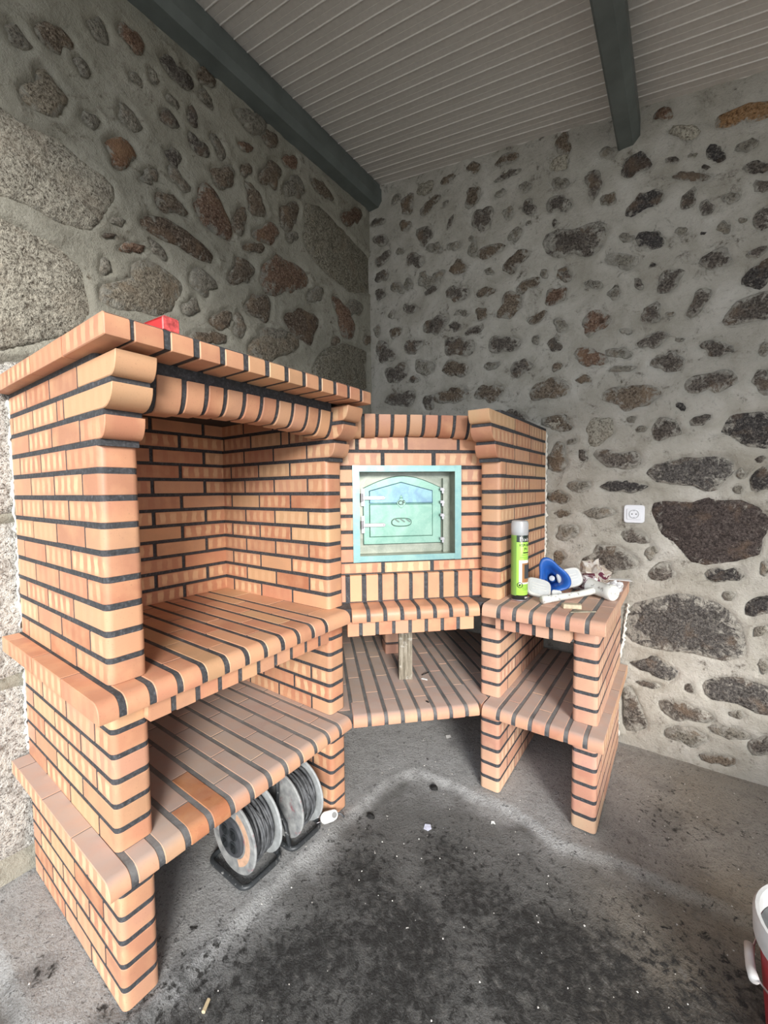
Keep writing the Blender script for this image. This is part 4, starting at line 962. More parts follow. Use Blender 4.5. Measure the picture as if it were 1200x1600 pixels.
def oven_slab(name, z0, z1, mat, jmat, full):
    h = z1 - z0; ins = .0013
    core = MB().prism(back_reg, h - 2 * ins, 0, 0, None, z0 + ins)
    p = [(x - 0.015 - ins, z) for x, z in nose_poly(0.03, h - 2 * ins, 0.028, .004)]
    p[0] = (-0.03, p[0][1]); p[-1] = (-0.03, p[-1][1])
    core.prism(p, 0.512, 0, 0, T(0, 0.514, (z0 + z1) / 2) @ XZ)
    part = ov.part(name, core, jmat, smooth=35)
    for i in range(8):
        a = oj[i] + (.0073 if i else 0.001); b = oj[i + 1] - (.0073 if i < 7 else 0.001)
        f = (0.118, 0.19)[i % 2] if full else 0.135
        ov.put(part, nose_brick(f, b - a, h, 0.028), T(-f / 2, (a + b) / 2, (z0 + z1) / 2), mat)
    if not full: return part
    for i in range(-9, 16):
        if 0 <= i <= 7: a, b = oj[i], oj[i + 1]
        else: a = i * 0.0655 if i < 0 else 0.517 + (i - 8) * 0.0655; b = a + 0.0655
        a += .0073; b -= .0073
        x = -(0.120 if (i % 2 == 0) else 0.192) if 0 <= i <= 7 else -0.002 - (0.06 if i % 2 else 0)
        while x > -1.3:
            cell = clip_poly([(x - .2215, a), (x - .001, a), (x - .001, b), (x - .2215, b)], region)
            x -= .2245
            if len(cell) < 3 or area(cell) < 0.0008: continue
            cx = sum(p_[0] for p_ in cell) / len(cell); cy = sum(p_[1] for p_ in cell) / len(cell)
            me = MB().prism([(px - cx, py - cy) for px, py in cell], h, .0015, 0, None, -h / 2).mesh('brick', mat)
            hid = (i < -4 or i > 13 or cx < -1.0)
            ov.put(part, me, T(cx, cy, (z0 + z1) / 2), mat, hidden=hid)
    return part
oven_slab('lower_slab', Z1, Z2, M['brick_dusty'], M['joint_dusty'], True)
oven_slab('counter_slab', Z3, Z4, M['brick'], M['joint'], False)
hang_row(ov, 'apron_row', [-0.015, 0.036] + [0.1005 + 0.0662 * i for i in range(6)] + [0.497], -0.020, 0.729, Z3 - .001, 0.06, M['brick'], M['joint_dusty'])
# upright row standing on the counter
so_ = [(-0.060, -0.014), (0.004, 0.052), (0.071, 0.120), (0.138, 0.187), (0.202, 0.251), (0.267, 0.316), (0.333, 0.382), (0.400, 0.448), (0.466, 0.515), (0.530, 0.575)]
sp_ = ov.part('upright_row', MB().box((-0.17, -0.045, Z4 - .002), (-0.1215, 0.575, 0.9445)), M['joint'])
for a, b in so_:
    ov.put(sp_, cached(('sol',) + q4(b - a), lambda: MB().box((0, 0, 0), (0, 0, 0)).mesh('x', M['brick'])) if False else box_brick(0.108, b - a, 0.05), T(-0.1435, (a + b) / 2, Z4 + .004 + .054) @ RY(90), M['brick'])
# oven front
X0 = -0.140
core = MB()
core.box((X0 - .05, -0.085, 0.945), (X0 - .003, 0.600, 0.999))
core.box((X0 - .05, -0.085, 0.999), (X0 - .003, 0.026, 1.393))
core.box((X0 - .05, 0.480, 0.999), (X0 - .003, 0.600, 1.393))
core.box((X0 - .05, -0.085, 1.393), (X0 - .003, 0.600, 1.600))
fr = ov.part('oven_front', core, M['joint'])
def fb(a, b, z0, z1, hid=False):
    ov.put(fr, box_brick(b - a, 0.045, z1 - z0), T(X0 - .0225, (a + b) / 2, (z0 + z1) / 2) @ RZ(90), M['brick'], hidden=hid)
for a, b in ((-0.08, 0.137), (0.153, 0.348), (0.365, 0.595)): fb(a, b, 0.952, 0.993)
for kk in range(6):
    z0 = 0.9995 + 0.0658 * kk
    fb(-0.082, 0.023, z0, z0 + .052); fb(0.481, 0.597, z0, z0 + .052)
for a, b in ((-0.08, 0.139), (0.156, 0.356), (0.374, 0.595)): fb(a, b, 1.397, 1.449)
for a, b in ((-0.08, 0.034), (0.050, 0.240), (0.2545, 0.467), (0.481, 0.595)): fb(a, b, 1.462, 1.514)
arch_part(ov, 'arched_lintel', [0.0, 0.0625, 0.120, 0.182, 0.247, 0.311, 0.376, 0.440, 0.5025, 0.56], 0.265, 0.30, 1.497, 0.019, 1.598, X0 - .04, X0 + .010, X0 + .052, M['brick'], M['joint'], ysp=(-0.05, 0.60))
body = clip_poly([(-2, -2), (X0 - .13, -2), (X0 - .13, 2), (-2, 2)], [w2l(*p) for p in ((-1.09, 1.24), (-0.69, 1.60), (-0.69, 2.33), (-1.77, 2.33), (-1.77, 1.24))][::(1 if True else -1)])
if len(body) > 2:
    if area(body) < 0: body.reverse()
    ov.part('oven_body', MB().prism(body, 1.592 - Z4, 0.01, 0, None, Z4 + .001), simple('rough_render', (0.30, 0.29, 0.27), 0.9, 0, 0.2, 20, 0.4))
# short brick stack and timber prop under the counter
c0 = w2l(-1.275, 1.83)
pst = ov.part('support_stack', MB().box((c0[0] - .035, c0[1] - .035, Z2), (c0[0] + .035, c0[1] + .035, Z3)), M['joint'])
for kk in range(6):
    ov.put(pst, corner_brick(0.10, 0.085, 0.0495, 0.012), T(c0[0], c0[1], Z2 + kk * P2 + .025), M['brick_worn'])

# metal door of the oven
def zinc(name, a, b, rough=0.42, metal=0.7):
    k = NT(name, rough, metal)
    o = k.obj()
    f = k.noise(o, 16, 4, 0.6, 0.8); g = k.noise(o, 160, 3, 0.6)
    c = k.mix(k.math('MULTIPLY', k.math('SUBTRACT', f, 0.36, clamp=True), 3.2, clamp=True), a, b)
    k.col(k.mix(k.math('MULTIPLY', k.math('SUBTRACT', g, 0.55, clamp=True), 1.2), c, (0.5, 0.62, 0.6)))
    k.bump(g, 0.08, 0.001)
    return k.m
M['zinc'] = zinc('galvanised_sheet', (0.22, 0.40, 0.42), (0.30, 0.49, 0.47))
M['zinc_blue'] = zinc('galvanised_sheet_blue', (0.18, 0.30, 0.41), (0.26, 0.44, 0.46))
M['zinc_green'] = zinc('galvanised_sheet_green', (0.21, 0.38, 0.32), (0.29, 0.47, 0.40))
M['zinc_grey'] = zinc('galvanised_sheet_grey', (0.24, 0.27, 0.23), (0.36, 0.38, 0.33))
M['steel'] = simple('bright_steel', (0.50, 0.48, 0.52), 0.35, 0.8, 0.1, 60)
fx = -0.131
mb = MB()
for a, b, z0, z1 in ((0.021, 0.049, 0.998, 1.398), (0.456, 0.484, 0.998, 1.398)):
    mb.box((fx - .004, a, z0), (fx, b, z1))
for z0, z1 in ((1.372, 1.397), (0.999, 1.024)):
    mb.box((fx - .0045, 0.049, z0), (fx - .001, 0.456, z1))
dfr = ov.part('door_frame', mb, M['zinc'], label='galvanised square metal door frame')
XD = fx - 0.075
mb = MB()
mb.box((XD, 0.046, 1.020), (fx - .002, 0.049, 1.376)).box((XD, 0.456, 1.020), (fx - .002, 0.459, 1.376))
mb.box((XD, 0.049, 1.372), (fx - .002, 0.456, 1.375)).box((XD, 0.049, 1.021), (fx - .002, 0.456, 1.024))
mb.box((XD - .004, 0.046, 1.020), (XD, 0.459, 1.376))
mb.box((XD, 0.420, 1.024), (XD + .022, 0.440, 1.345)).box((XD, 0.052, 1.030), (XD + .006, 0.430, 1.052))
mb.obj('recess', M['zinc_grey'], dfr)
dx = 0.010   # the door leaf is a little smaller than the recess
arch_t = [(0.415 - 0.345 * i / 16, 1.305 + 0.052 * math.sin(math.pi * i / 16)) for i in range(17)]
YZ = Matrix(((0, 0, 1, 0), (1, 0, 0, 0), (0, 1, 0, 0), (0, 0, 0, 1)))   # profile (y, z) extruded along x
leaf = ov.part('oven_door', MB().prism([(0.070, 1.062), (0.415, 1.062)] + arch_t, 0.010, 0.003, 0, T(XD, 0, 0) @ YZ), M['zinc_green'], label='pale green and blue galvanised oven door leaf')
up_ = [(0.096, 1.238), (0.376, 1.238), (0.376, 1.293), (0.235, 1.331), (0.096, 1.294)]
lo_ = [(0.096, 1.094), (0.376, 1.094), (0.376, 1.2365), (0.096, 1.2365)]
MB().prism(up_, 0.007, 0.004, 0, T(XD + .008, 0, 0) @ YZ).obj('embossed_panel', M['zinc_blue'], leaf)
MB().prism(lo_, 0.007, 0.004, 0, T(XD + .008, 0, 0) @ YZ).obj('embossed_panel', M['zinc_green'], leaf)
for z in (1.263, 1.147):
    mb = MB()
    mb.box((XD + .010, 0.062, z - .034), (XD + .014, 0.076, z + .040))
    mb.tube([(XD + .018, 0.064, z - .014), (XD + .018, 0.064, z + .020)], 0.006, 10)
    mb.prism([(0.058, z - .008), (0.160, z - .008), (0.167, z), (0.160, z + .008), (0.058, z + .008)], 0.003, 0.001, 0, T(XD + .016, 0, 0) @ YZ)
    h_ = mb.obj('hinge', M['steel'], leaf, smooth=40)
    for yy, zz in ((0.158, z), (0.069, z + .033), (0.069, z - .027), (0.085, z)):
        mb = MB(); mb.lathe([(0.0035, 0), (0.0035, .001), (0.0022, .003)], 10, 0, T(XD + .0185, yy, zz) @ RY(90))
        if yy > .15: mb.obj('rivet', M['steel'], leaf, smooth=40)
for z in (1.295, 1.240, 1.183, 1.080):
    mb = MB().box((XD + .020, 0.414, z - .016), (XD + .026, 0.422, z + .008)).box((XD + .020, 0.406, z - .003), (XD + .030, 0.424, z + .003))
    mb.lathe([(0.0045, 0), (0.0045, .004), (0.003, .006)], 8, 0, T(XD + .026, 0.408, z + .006) @ RY(90))
    mb.obj('latch_clip', M['steel'], dfr, smooth=40)
def text_mesh(body, size, depth=0.0, bold=0.0, align='CENTER'):
    cu = bpy.data.curves.new('lettering', 'FONT')
    cu.body = body; cu.size = size; cu.align_x = align; cu.align_y = 'CENTER'
    cu.extrude = depth; cu.offset = bold; cu.resolution_u = 3
    o = bpy.data.objects.new('lettering_tmp', cu)
    COL.objects.link(o)
    me = bpy.data.meshes.new_from_object(o, depsgraph=bpy.context.evaluated_depsgraph_get())
    bpy.data.objects.remove(o); bpy.data.curves.remove(cu)
    return me
# maker's emblem and loaf in relief
mb = MB()
em = [(0.235 + 0.018 * math.cos(a) * (1 + .10 * math.cos(4 * a)), 1.240 + 0.020 * math.sin(a) * (1 + .12 * math.cos(4 * a))) for a in [2 * math.pi * i / 28 for i in range(28)]]
mb.prism(em, 0.0025, 0.001, 0, T(XD + .015, 0, 0) @ YZ)
mb.prism([(0.227, 1.262), (0.243, 1.262), (0.239, 1.270), (0.235, 1.275), (0.231, 1.270)], 0.003, 0.001, 0, T(XD + .015, 0, 0) @ YZ)
emb = mb.obj('emblem', M['zinc_green'], leaf, smooth=30)
tm = text_mesh('CF', 0.026, 0.0012, 0.0006)
tm.materials.append(simple('etched_dark', (0.05, 0.07, 0.07), 0.5, 0.3))
link('letters', tm, leaf, T(XD + .0185, 0.235, 1.240) @ YZ)
lf = []
for i in range(32):
    a = 2 * math.pi * i / 32
    ca, sa = math.cos(a), math.sin(a)
    lf.append((0.235 + 0.045 * math.copysign(abs(ca) ** 0.7, ca), 1.157 + 0.019 * math.copysign(abs(sa) ** 0.8, sa)))
mb = MB().prism(lf, 0.008, 0.004, 0, T(XD + .013, 0, 0) @ YZ)
loaf = mb.obj('loaf_relief', M['zinc_green'], leaf, smooth=30)
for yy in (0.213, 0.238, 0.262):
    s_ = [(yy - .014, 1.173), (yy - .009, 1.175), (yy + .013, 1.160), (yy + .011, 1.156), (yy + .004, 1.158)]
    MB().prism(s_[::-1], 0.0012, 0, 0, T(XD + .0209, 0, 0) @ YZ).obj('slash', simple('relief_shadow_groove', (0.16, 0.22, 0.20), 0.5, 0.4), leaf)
ov.finish()
prop_mat = NT('weathered_timber', 0.85)
k = prop_mat; o = k.obj(); sc_ = k.n('ShaderNodeMapping'); sc_.inputs['Scale'].default_value = (1, 1, 0.12); k.l(o, sc_.inputs[0])
wn = k.noise(sc_.outputs[0], 90, 4, 0.6, 0.5)
wc = k.ramp(wn, [(0.3, (0.10, 0.085, 0.06)), (0.55, (0.26, 0.23, 0.18)), (0.75, (0.40, 0.37, 0.31))])
k.col(k.mix(k.math('MULTIPLY', k.math('SUBTRACT', k.noise(o, 30, 4, 0.7), 0.58, clamp=True), 5.0, clamp=True), wc, (0.6, 0.59, 0.55)))
k.bump(wn, 0.5, 0.002)
pr = MB().prism([(-.031, -.02), (.031, -.02), (.031, .02), (-.031, .02)], 0.3695, .002, 0, None, 0).obj('timber_prop', prop_mat.m, None, T(-1.030, 1.59, Z2 + .0002) @ RZ(38) )
tag(pr, 'short weathered timber prop standing on the shelf under the oven', 'wooden prop')

# ------------------------------------------------------------------ cable reels under the left shelf
plastic_grey = simple('scuffed_grey_flange', (0.34, 0.36, 0.37), 0.5, 0, 0.28, 26, 0.1)
k = NT('scuffed_flange_with_red_marks', 0.5); o = k.obj()
k.col(k.mix(k.math('MULTIPLY', k.math('SUBTRACT', k.noise(o, 22, 4, 0.65), 0.58, clamp=True), 7.0, clamp=True),
            k.ramp(k.noise(o, 30, 4), [(0.3, (0.17, 0.18, 0.19)), (0.7, (0.42, 0.43, 0.43))]), (0.30, 0.11, 0.13)))
flange_red = k.m
cable_mat = simple('black_cable', (0.085, 0.09, 0.098), 0.6, 0, 0.5, 50)
k = NT('scratched_black_tube', 0.45, 0.2); o = k.obj()
k.col(k.mix(k.math('MULTIPLY', k.math('SUBTRACT', k.noise(o, 60, 4, 0.7), 0.6, clamp=True), 9.0, clamp=True), (0.045, 0.05, 0.055), (0.55, 0.56, 0.56)))
tube_mat = k.m
dark_plastic = simple('dark_plastic', (0.06, 0.065, 0.075), 0.4, 0, 0.2, 40)
peach = simple('peach_sticker', (0.62, 0.40, 0.28), 0.6, 0, 0.2, 40)
ALY = Matrix(((1, 0, 0, 0), (0, 0, 1, 0), (0, -1, 0, 0), (0, 0, 0, 1)))   # lathe axis z -> +y
def reel(x, y, z, wid, label, seed, socket):
    rg = np.random.default_rng(seed)
    t = tag(empty('cable_reel', (x, y, 0)), label, 'cable reel', 'cable reels under the brick shelf')
    Rr = 0.122
    fl = [(0.02, 0), (Rr - .004, 0), (Rr, .003), (Rr, .006), (Rr - .003, .009), (Rr - .012, .009), (Rr - .016, .006), (0.02, .006)]
    a = MB().lathe(fl, 40).obj('flange', flange_red, t, T(0, 0, z) @ ALY, smooth=35)
    b = MB().lathe(fl, 40).obj('flange', plastic_grey, t, T(0, wid, z) @ ALY, smooth=35)
    MB().lathe([(0.05, 0), (0.05, wid)], 28).obj('drum', dark_plastic, t, T(0, .003, z) @ ALY, smooth=35)
    mb = MB()
    for layer, (rad, n) in enumerate(((0.068, 9), (0.078, 9), (0.088, 9), (0.097, 8))):
        pts = []
        N = n * 26
        for i in range(N):
            a_ = 2 * math.pi * i / 26
            f = i / (N - 1)
            if layer % 2: f = 1 - f
            yy = 0.016 + (wid - 0.026) * f + 0.0035 * math.sin(a_ * 1.7 + layer + seed)
            rr = rad + 0.0025 * math.sin(a_ * 2.3 + layer * 2)
            pts.append((rr * math.cos(a_), yy, z + rr * math.sin(a_)))
        mb.tube(pts, 0.0048, 6)
    # one loose loop sagging from the drum
    pts = [(0.100 * math.cos(a_), 0.05 + .02 * math.sin(a_ * 2 + seed), z - .004 + (0.099 + .012 * max(0, -math.sin(a_))) * math.sin(a_)) for a_ in [2 * math.pi * i / 36 for i in range(36)]]
    pts = [(p[0], p[1], max(p[2], 0.012)) for p in pts]
    mb.tube(pts, 0.0048, 6, closed=True)
    mb.obj('cable', cable_mat, t, smooth=True)
    # tube frame: base hoop on the ground and two bent sides up to the hub
    y0, y1 = -0.020, wid + 0.030
    c = 0.028; xa, xb = -0.115, 0.088
    base = []
    for cx, cy, a0 in ((xb - c, y1 - c, 0), (xa + c, y1 - c, 90), (xa + c, y0 + c, 180), (xb - c, y0 + c, 270)):
        base += [(cx + c * math.cos(R(a0 + 90 * i / 4)), cy + c * math.sin(R(a0 + 90 * i / 4)), 0.0095) for i in range(5)]
    mb = MB().tube(base, 0.0088, 8, closed=True)
    for yy in ((y1 - .004,) if socket else (y0 + .004, y1 - .004)):
        mb.tube([(xa + .02, yy, 0.010), (-0.05, yy, z * .62), (0, yy, z + .004), (0.006, yy, z + .06), (0.004, yy, z + .135)], 0.0075, 8)
        mb.tube([(xb - .02, yy, 0.010), (0.045, yy, z * .62), (0, yy, z)], 0.0075, 8)
    mb.tube([(0.004, (y0 + .004) if not socket else y1 - .05, z + .135), (0.004, y1 - .004, z + .135)], 0.011, 8)
    mb.obj('tube_frame', tube_mat, t, smooth=True)
    if socket:
        s = MB().lathe([(0.066, 0.0), (0.066, 0.004), (0.060, 0.009), (0.0, 0.010)], 32, cap=False).obj('socket_plate', dark_plastic, t, T(-0.004, -0.0005, z) @ ALY @ RX(180), smooth=35)
        for aa in (45, 135, 225, 315):
            px, pz = 0.032 * math.cos(R(aa)), 0.032 * math.sin(R(aa))
            m = MB()
            m.lathe([(0.021, 0), (0.021, .003), (0.0165, .0035), (0.0165, .0012), (0.0, .0012)], 20, cap=False)
            for k_ in (-1, 1):
                m.add([(-.012, -.012 * k_, .003), (.012, -.012 * k_, .003), (0, 0, .0095)], [(0, 1, 2), (2, 1, 0)])
                m.add([(-.012 * k_, -.012, .003), (-.012 * k_, .012, .003), (0, 0, .0095)], [(0, 1, 2), (2, 1, 0)])
            m.obj('socket', simple('socket_black', (0.035, 0.04, 0.045), 0.35), s, T(px, pz, .0095))
        arc_ = [(0.094 * math.cos(R(a_)), 0.094 * math.sin(R(a_))) for a_ in range(-50, 95, 8)] + [(0.070 * math.cos(R(a_)), 0.070 * math.sin(R(a_))) for a_ in range(94, -51, -8)]
        MB().prism(arc_, 0.0008, 0).obj('sticker', peach, t, T(0, -.0002, z) @ ALY @ RX(180) @ RZ(-20))
    return t
reel(-1.202, 0.778, 0.134, 0.105, 'nearer cable reel with a four-way socket face under the lower brick shelf', 1, True)
reel(-1.186, 0.968, 0.134, 0.098, 'farther cable reel with plain scuffed red-grey flange beside the brick leg', 2, False)
# white plug lying at the end of the second reel
white = simple('white_plastic', (0.72, 0.73, 0.72), 0.35, 0, 0.05, 30)
pl = MB()
pl.prism([(0.0 + 0.020 * math.cos(a_), 0.020 * math.sin(a_)) for a_ in [math.pi / 2 + math.pi * i / 10 for i in range(11)]] + [(0.030, -0.020)] + [(0.034 + 0.016 * math.cos(a_), 0.018 * math.sin(a_)) for a_ in [-math.pi / 2 + math.pi * i / 8 for i in range(9)]], 0.014, .003)
plug = pl.obj('mains_plug', white, None, T(-1.098, 1.112, 0.026) @ RZ(60) @ RX(62), smooth=40)
tag(plug, 'white plastic mains plug lying by the farther cable reel', 'plug')
MB().lathe([(0.010, 0), (0.010, .0015), (0.0075, .0016), (0.0075, .0003), (0, .0003)], 18, cap=False).obj('hole', simple('plug_hole_grey', (0.2, 0.2, 0.2), 0.5), plug, T(0.034, 0, 0.0142))
for k_ in (-1, 1):
    MB().tube([(-.018, .008 * k_, .007), (-.036, .008 * k_, .007)], 0.002, 8).obj('pin', M['steel'], plug, smooth=True)
tl = MB().tube([(0.048, 0, .007), (0.062, -.004, .004), (0.075, -.02, .002)], 0.004, 8).obj('cable', cable_mat, plug, smooth=True)

# ------------------------------------------------------------------ foam can on the side counter
CZ = Z4 + 0.0006
can = tag(empty('foam_can', (-0.540, 1.712, CZ), R(-36)), 'tall lime green spray foam can with clear cap standing against the brick cheek', 'spray can')
CR = 0.0335
k = NT('can_label', 0.32); o = k.obj()
sp = k.n('ShaderNodeSeparateXYZ'); k.l(o, sp.inputs[0])
k.col(k.ramp(sp.outputs[2], [(0.0, (0.02, 0.022, 0.022)), (0.0205, (0.40, 0.70, 0.10)), (0.2405, (0.018, 0.03, 0.026))], 'CONSTANT'))
body = MB().lathe([(CR - .002, 0), (CR, .003), (CR, .272), (CR - .003, .277), (CR - .004, .280)], 40).obj('can_body', k.m, can, smooth=35)
MB().lathe([(CR - .001, 0), (CR + .0008, .001), (CR + .0008, .004), (CR - .001, .005)], 40).obj('bottom_rim', M['steel'], body, smooth=35)
capm = NT('clear_frosted_cap', 0.25)
capm.b.inputs['Transmission Weight'].default_value = 0.55
capm.b.inputs['Base Color'].default_value = (0.82, 0.86, 0.9, 1)
MB().lathe([(CR + .0006, .270), (CR + .0008, .316), (CR - .002, .326), (CR - .006, .329), (0.0, .330)], 40, cap=False).obj('cap', capm.m, can, smooth=35)
MB().lathe([(0.012, .280), (0.010, .29), (0.006, .295), (0.006, .308), (0.0, .309)], 16, cap=False).obj('valve', simple('valve_white', (0.75, 0.75, 0.75), 0.4), can, smooth=35)
def wrap(me, r, a0, zc):
    """bend flat artwork (x across, y up) around the can; a0 = angle of x = 0"""
    n = len(me.vertices); co = np.zeros(n * 3, np.float32); me.vertices.foreach_get('co', co); co = co.reshape(-1, 3)
    a = a0 + co[:, 0] / r
    out = np.stack([np.cos(a) * (r + co[:, 2]), np.sin(a) * (r + co[:, 2]), zc + co[:, 1]], -1)
    me.vertices.foreach_set('co', out.astype(np.float32).ravel()); me.update()
    return me
def patch(w0, w1, h0, h1, lift=0.0004, n=16):
    vs = []; fs = []
    for i in range(n + 1):
        x = w0 + (w1 - w0) * i / n
        vs += [(x, h0, lift), (x, h1, lift)]
    fs = [(2 * i, 2 * i + 2, 2 * i + 3, 2 * i + 1) for i in range(n)]
    return MB().add(vs, fs)
ink = simple('label_ink', (0.012, 0.02, 0.016), 0.35)
inkw = simple('label_white', (0.85, 0.86, 0.85), 0.35)
A0 = R(-50)   # where the artwork's left edge sits, seen from the front right
def label_mesh(me, mat, name, z, a=0.0):
    me.materials.clear(); me.materials.append(mat)
    o_ = link(name, wrap(me, CR, A0 + a, z), body)
    return o_
label_mesh(patch(-0.060, -0.004, 0, 0.250).mesh('p', M['steel']), simple('label_olive_band', (0.22, 0.40, 0.09), 0.35), 'olive_band', 0.021)
label_mesh(text_mesh('Pecol', 0.026, 0.0, 0.0009, 'LEFT'), inkw, 'lettering', 0.254, 0.20)
label_mesh(text_mesh('ESPUMA', 0.0155, 0.0, 0.0006, 'LEFT'), ink, 'lettering', 0.229, 0.20)
label_mesh(text_mesh('PU', 0.0165, 0.0, 0.0006, 'LEFT'), ink, 'lettering', 0.213, 0.80)
label_mesh(patch(0.022, 0.060, -.0022, .0022, .0006).mesh('p', ink), ink, 'printed_line', 0.199)
for zz, xa in ((0.190, 0.016), (0.180, 0.010), (0.173, 0.026), (0.064, 0.016), (0.058, 0.020), (0.052, 0.018), (0.046, 0.020)):
    label_mesh(patch(xa, 0.060, -.0008, .0008, .0006).mesh('p', ink), simple('label_green_ink', (0.10, 0.25, 0.04), 0.4), 'printed_line', zz)
label_mesh(patch(0.006, 0.062, 0, 0.098, .0005).mesh('p', inkw), inkw, 'white_panel', 0.070)
label_mesh(patch(0.018, 0.062, 0, 0.080, .0008).mesh('p', ink), simple('label_wood_brown', (0.36, 0.17, 0.07), 0.4), 'picture', 0.076)
label_mesh(patch(0.028, 0.062, 0, 0.058, .0011).mesh('p', ink), simple('label_slate', (0.05, 0.055, 0.06), 0.4), 'picture', 0.092)
rg_ = MB()
for i in range(24):
    a0_, a1_ = 2 * math.pi * i / 24, 2 * math.pi * (i + 1) / 24
    rg_.add([(.0115 * math.cos(a0_), .0115 * math.sin(a0_), .0012), (.0115 * math.cos(a1_), .0115 * math.sin(a1_), .0012), (.0088 * math.cos(a1_), .0088 * math.sin(a1_), .0012), (.0088 * math.cos(a0_), .0088 * math.sin(a0_), .0012)], [(0, 1, 2, 3)])
rg_.add([(-.005, -.005, .0012), (.001, -.004, .0012), (.005, .005, .0012), (-.003, .003, .0012)], [(0, 1, 2, 3)])
label_mesh(rg_.mesh('p', ink), ink, 'leaf_symbol', 0.066, 0.30)
label_mesh(text_mesh('750 ml', 0.009, 0.0, 0.0003, 'LEFT'), inkw, 'lettering', 0.0125, 0.9)

# ------------------------------------------------------------------ respirator
resp = tag(empty('respirator', (-0.448, 1.880, CZ), R(0)), 'blue half-face respirator with two pale grey filter pads behind the mallet', 'respirator')
blue = simple('blue_rubber', (0.018, 0.105, 0.42), 0.42, 0, 0.12, 30)
# face piece: a deep rubber cup, its rounded three-cornered opening turned to the front
def tear(a, s):
    r = 0.044 * (1 + 0.20 * math.cos(3 * (a - math.pi / 2)) * 0.75)
    return (r * math.cos(a) * 0.92 * s, r * math.sin(a) * 1.15 * s)
rings = [(0.30, -0.048), (0.62, -0.046), (0.86, -0.030), (0.98, -0.010), (1.10, 0.004), (1.14, 0.010), (1.08, 0.015), (0.92, 0.012), (0.74, 0.002), (0.62, -0.012), (0.50, -0.032), (0.28, -0.040)]
NS = 40; vs = []; fs = []
for s_, d_ in rings:
    for i in range(NS):
        a_ = 2 * math.pi * i / NS
        x_, z_ = tear(a_, s_)
        sag = 0.010 * math.cos(2 * a_) * (1 if d_ > -.02 else .3)
        vs.append((x_, -d_ + sag, z_))
for q in range(len(rings) - 1):
    for i in range(NS):
        j = (i + 1) % NS
        fs.append((q * NS + i, q * NS + j, (q + 1) * NS + j, (q + 1) * NS + i))
fs.append(tuple(range(NS))); fs.append(tuple(reversed(range((len(rings) - 1) * NS, len(rings) * NS))))
cup = MB().add([(x * 1.32, y * 1.25, z * 1.36) for x, y, z in vs], fs).obj('face_piece', blue, resp, T(0.0, 0.0, 0.072) @ RZ(26) @ RY(-24) @ RX(-20), smooth=True)
MB().lathe([(0.012, 0), (0.012, .004), (0.009, .006), (0, .006)], 20, cap=False).obj('valve', simple('valve_grey', (0.45, 0.48, 0.52), 0.4), cup, T(0, 0.044, 0) @ RX(90), smooth=35)
padm = simple('filter_pad_grey', (0.50, 0.52, 0.53), 0.6, 0, 0.1, 20, 0.1)
rimm = simple('filter_rim_white', (0.62, 0.62, 0.60), 0.5, 0, 0.1, 30)
def sup(a, b, n=32, e=0.55):
    return [(a * math.copysign(abs(math.cos(t_)) ** e, math.cos(t_)), b * math.copysign(abs(math.sin(t_)) ** e, math.sin(t_))) for t_ in [2 * math.pi * i / n for i in range(n)]]
for mx in (T(-0.045, -0.075, 0.030) @ RZ(30) @ RY(14) @ RX(52), T(0.050, 0.075, 0.060) @ RZ(30) @ RY(-14) @ RX(72)):
    f_ = MB().prism(sup(0.052, 0.042), 0.022, 0.005).obj('filter', rimm, resp, mx, smooth=35)
    MB().prism(sup(0.044, 0.034), 0.003, 0.001).obj('pad', padm, f_, T(0, 0, 0.021), smooth=35)
    for s_ in (-.012, 0, .012):
        MB().box((-0.030, s_ - .0015, 0.0238), (0.030, s_ + .0015, 0.0252)).obj('rib', rimm, f_)
navy = simple('navy_strap', (0.012, 0.016, 0.035), 0.6)
mb = MB()
for j in range(2):
    pts = [Vector((-0.035, 0.02 + .02 * j, 0.05 - .02 * j)), Vector((-0.065, 0.03, 0.045 - .015 * j)), Vector((-0.080, 0.035 + .02 * j, 0.022)), Vector((-0.062, 0.03 + .03 * j, 0.006)), Vector((-0.03, 0.06, 0.004))]
    for a_, b_ in zip(pts[:-1], pts[1:]):
        mb.tube([a_, b_], 0.0075, 6)
mb.obj('strap', navy, resp, smooth=True)
mb = MB(); mb.prism(sup(0.020, 0.012), 0.016, .003, 0, T(0.028, -0.040, 0.012) @ RX(60)); mb.obj('connector', simple('connector_white', (0.7, 0.72, 0.72), 0.4), resp, smooth=35)

# ------------------------------------------------------------------ mallet, crumpled wrappers, chips
k = NT('paint_spattered_white', 0.45); o = k.obj()
k.col(k.mix(k.math('MULTIPLY', k.math('SUBTRACT', 0.40, k.noise(o, 55, 3, 0.6), clamp=True), 9.0, clamp=True), (0.70, 0.71, 0.68), (0.20, 0.19, 0.17)))
mal = tag(empty('mallet', (-0.36, 1.80, CZ), 0), 'white rubber mallet smeared with mortar lying along the counter edge', 'mallet')
hd = Vector((0.82, -0.55, -0.03)).normalized()
hb = MB().lathe([(0.0, 0), (0.028, .001), (0.033, .006), (0.0335, .02), (0.030, .035), (0.030, .085), (0.0335, .10), (0.034, .118), (0.031, .124), (0.0, .125)], 32, cap=False)
q_ = hd.to_track_quat('Z', 'Y').to_matrix().to_4x4()
hb.obj('mallet_head', k.m, mal, T(0.044, 0.157, 0.036) @ q_, smooth=40)
hp = [Vector((-0.080, -0.112, 0.0165)), Vector((-0.03, -0.03, 0.0175)), Vector((0.02, 0.045, 0.019)), Vector((0.052, 0.092, 0.024)), Vector((0.082, 0.126, 0.032))]
MB().tube(hp, [0.0165, 0.0145, 0.0125, 0.0145, 0.0155], 12).obj('mallet_handle', k.m, mal, smooth=True)
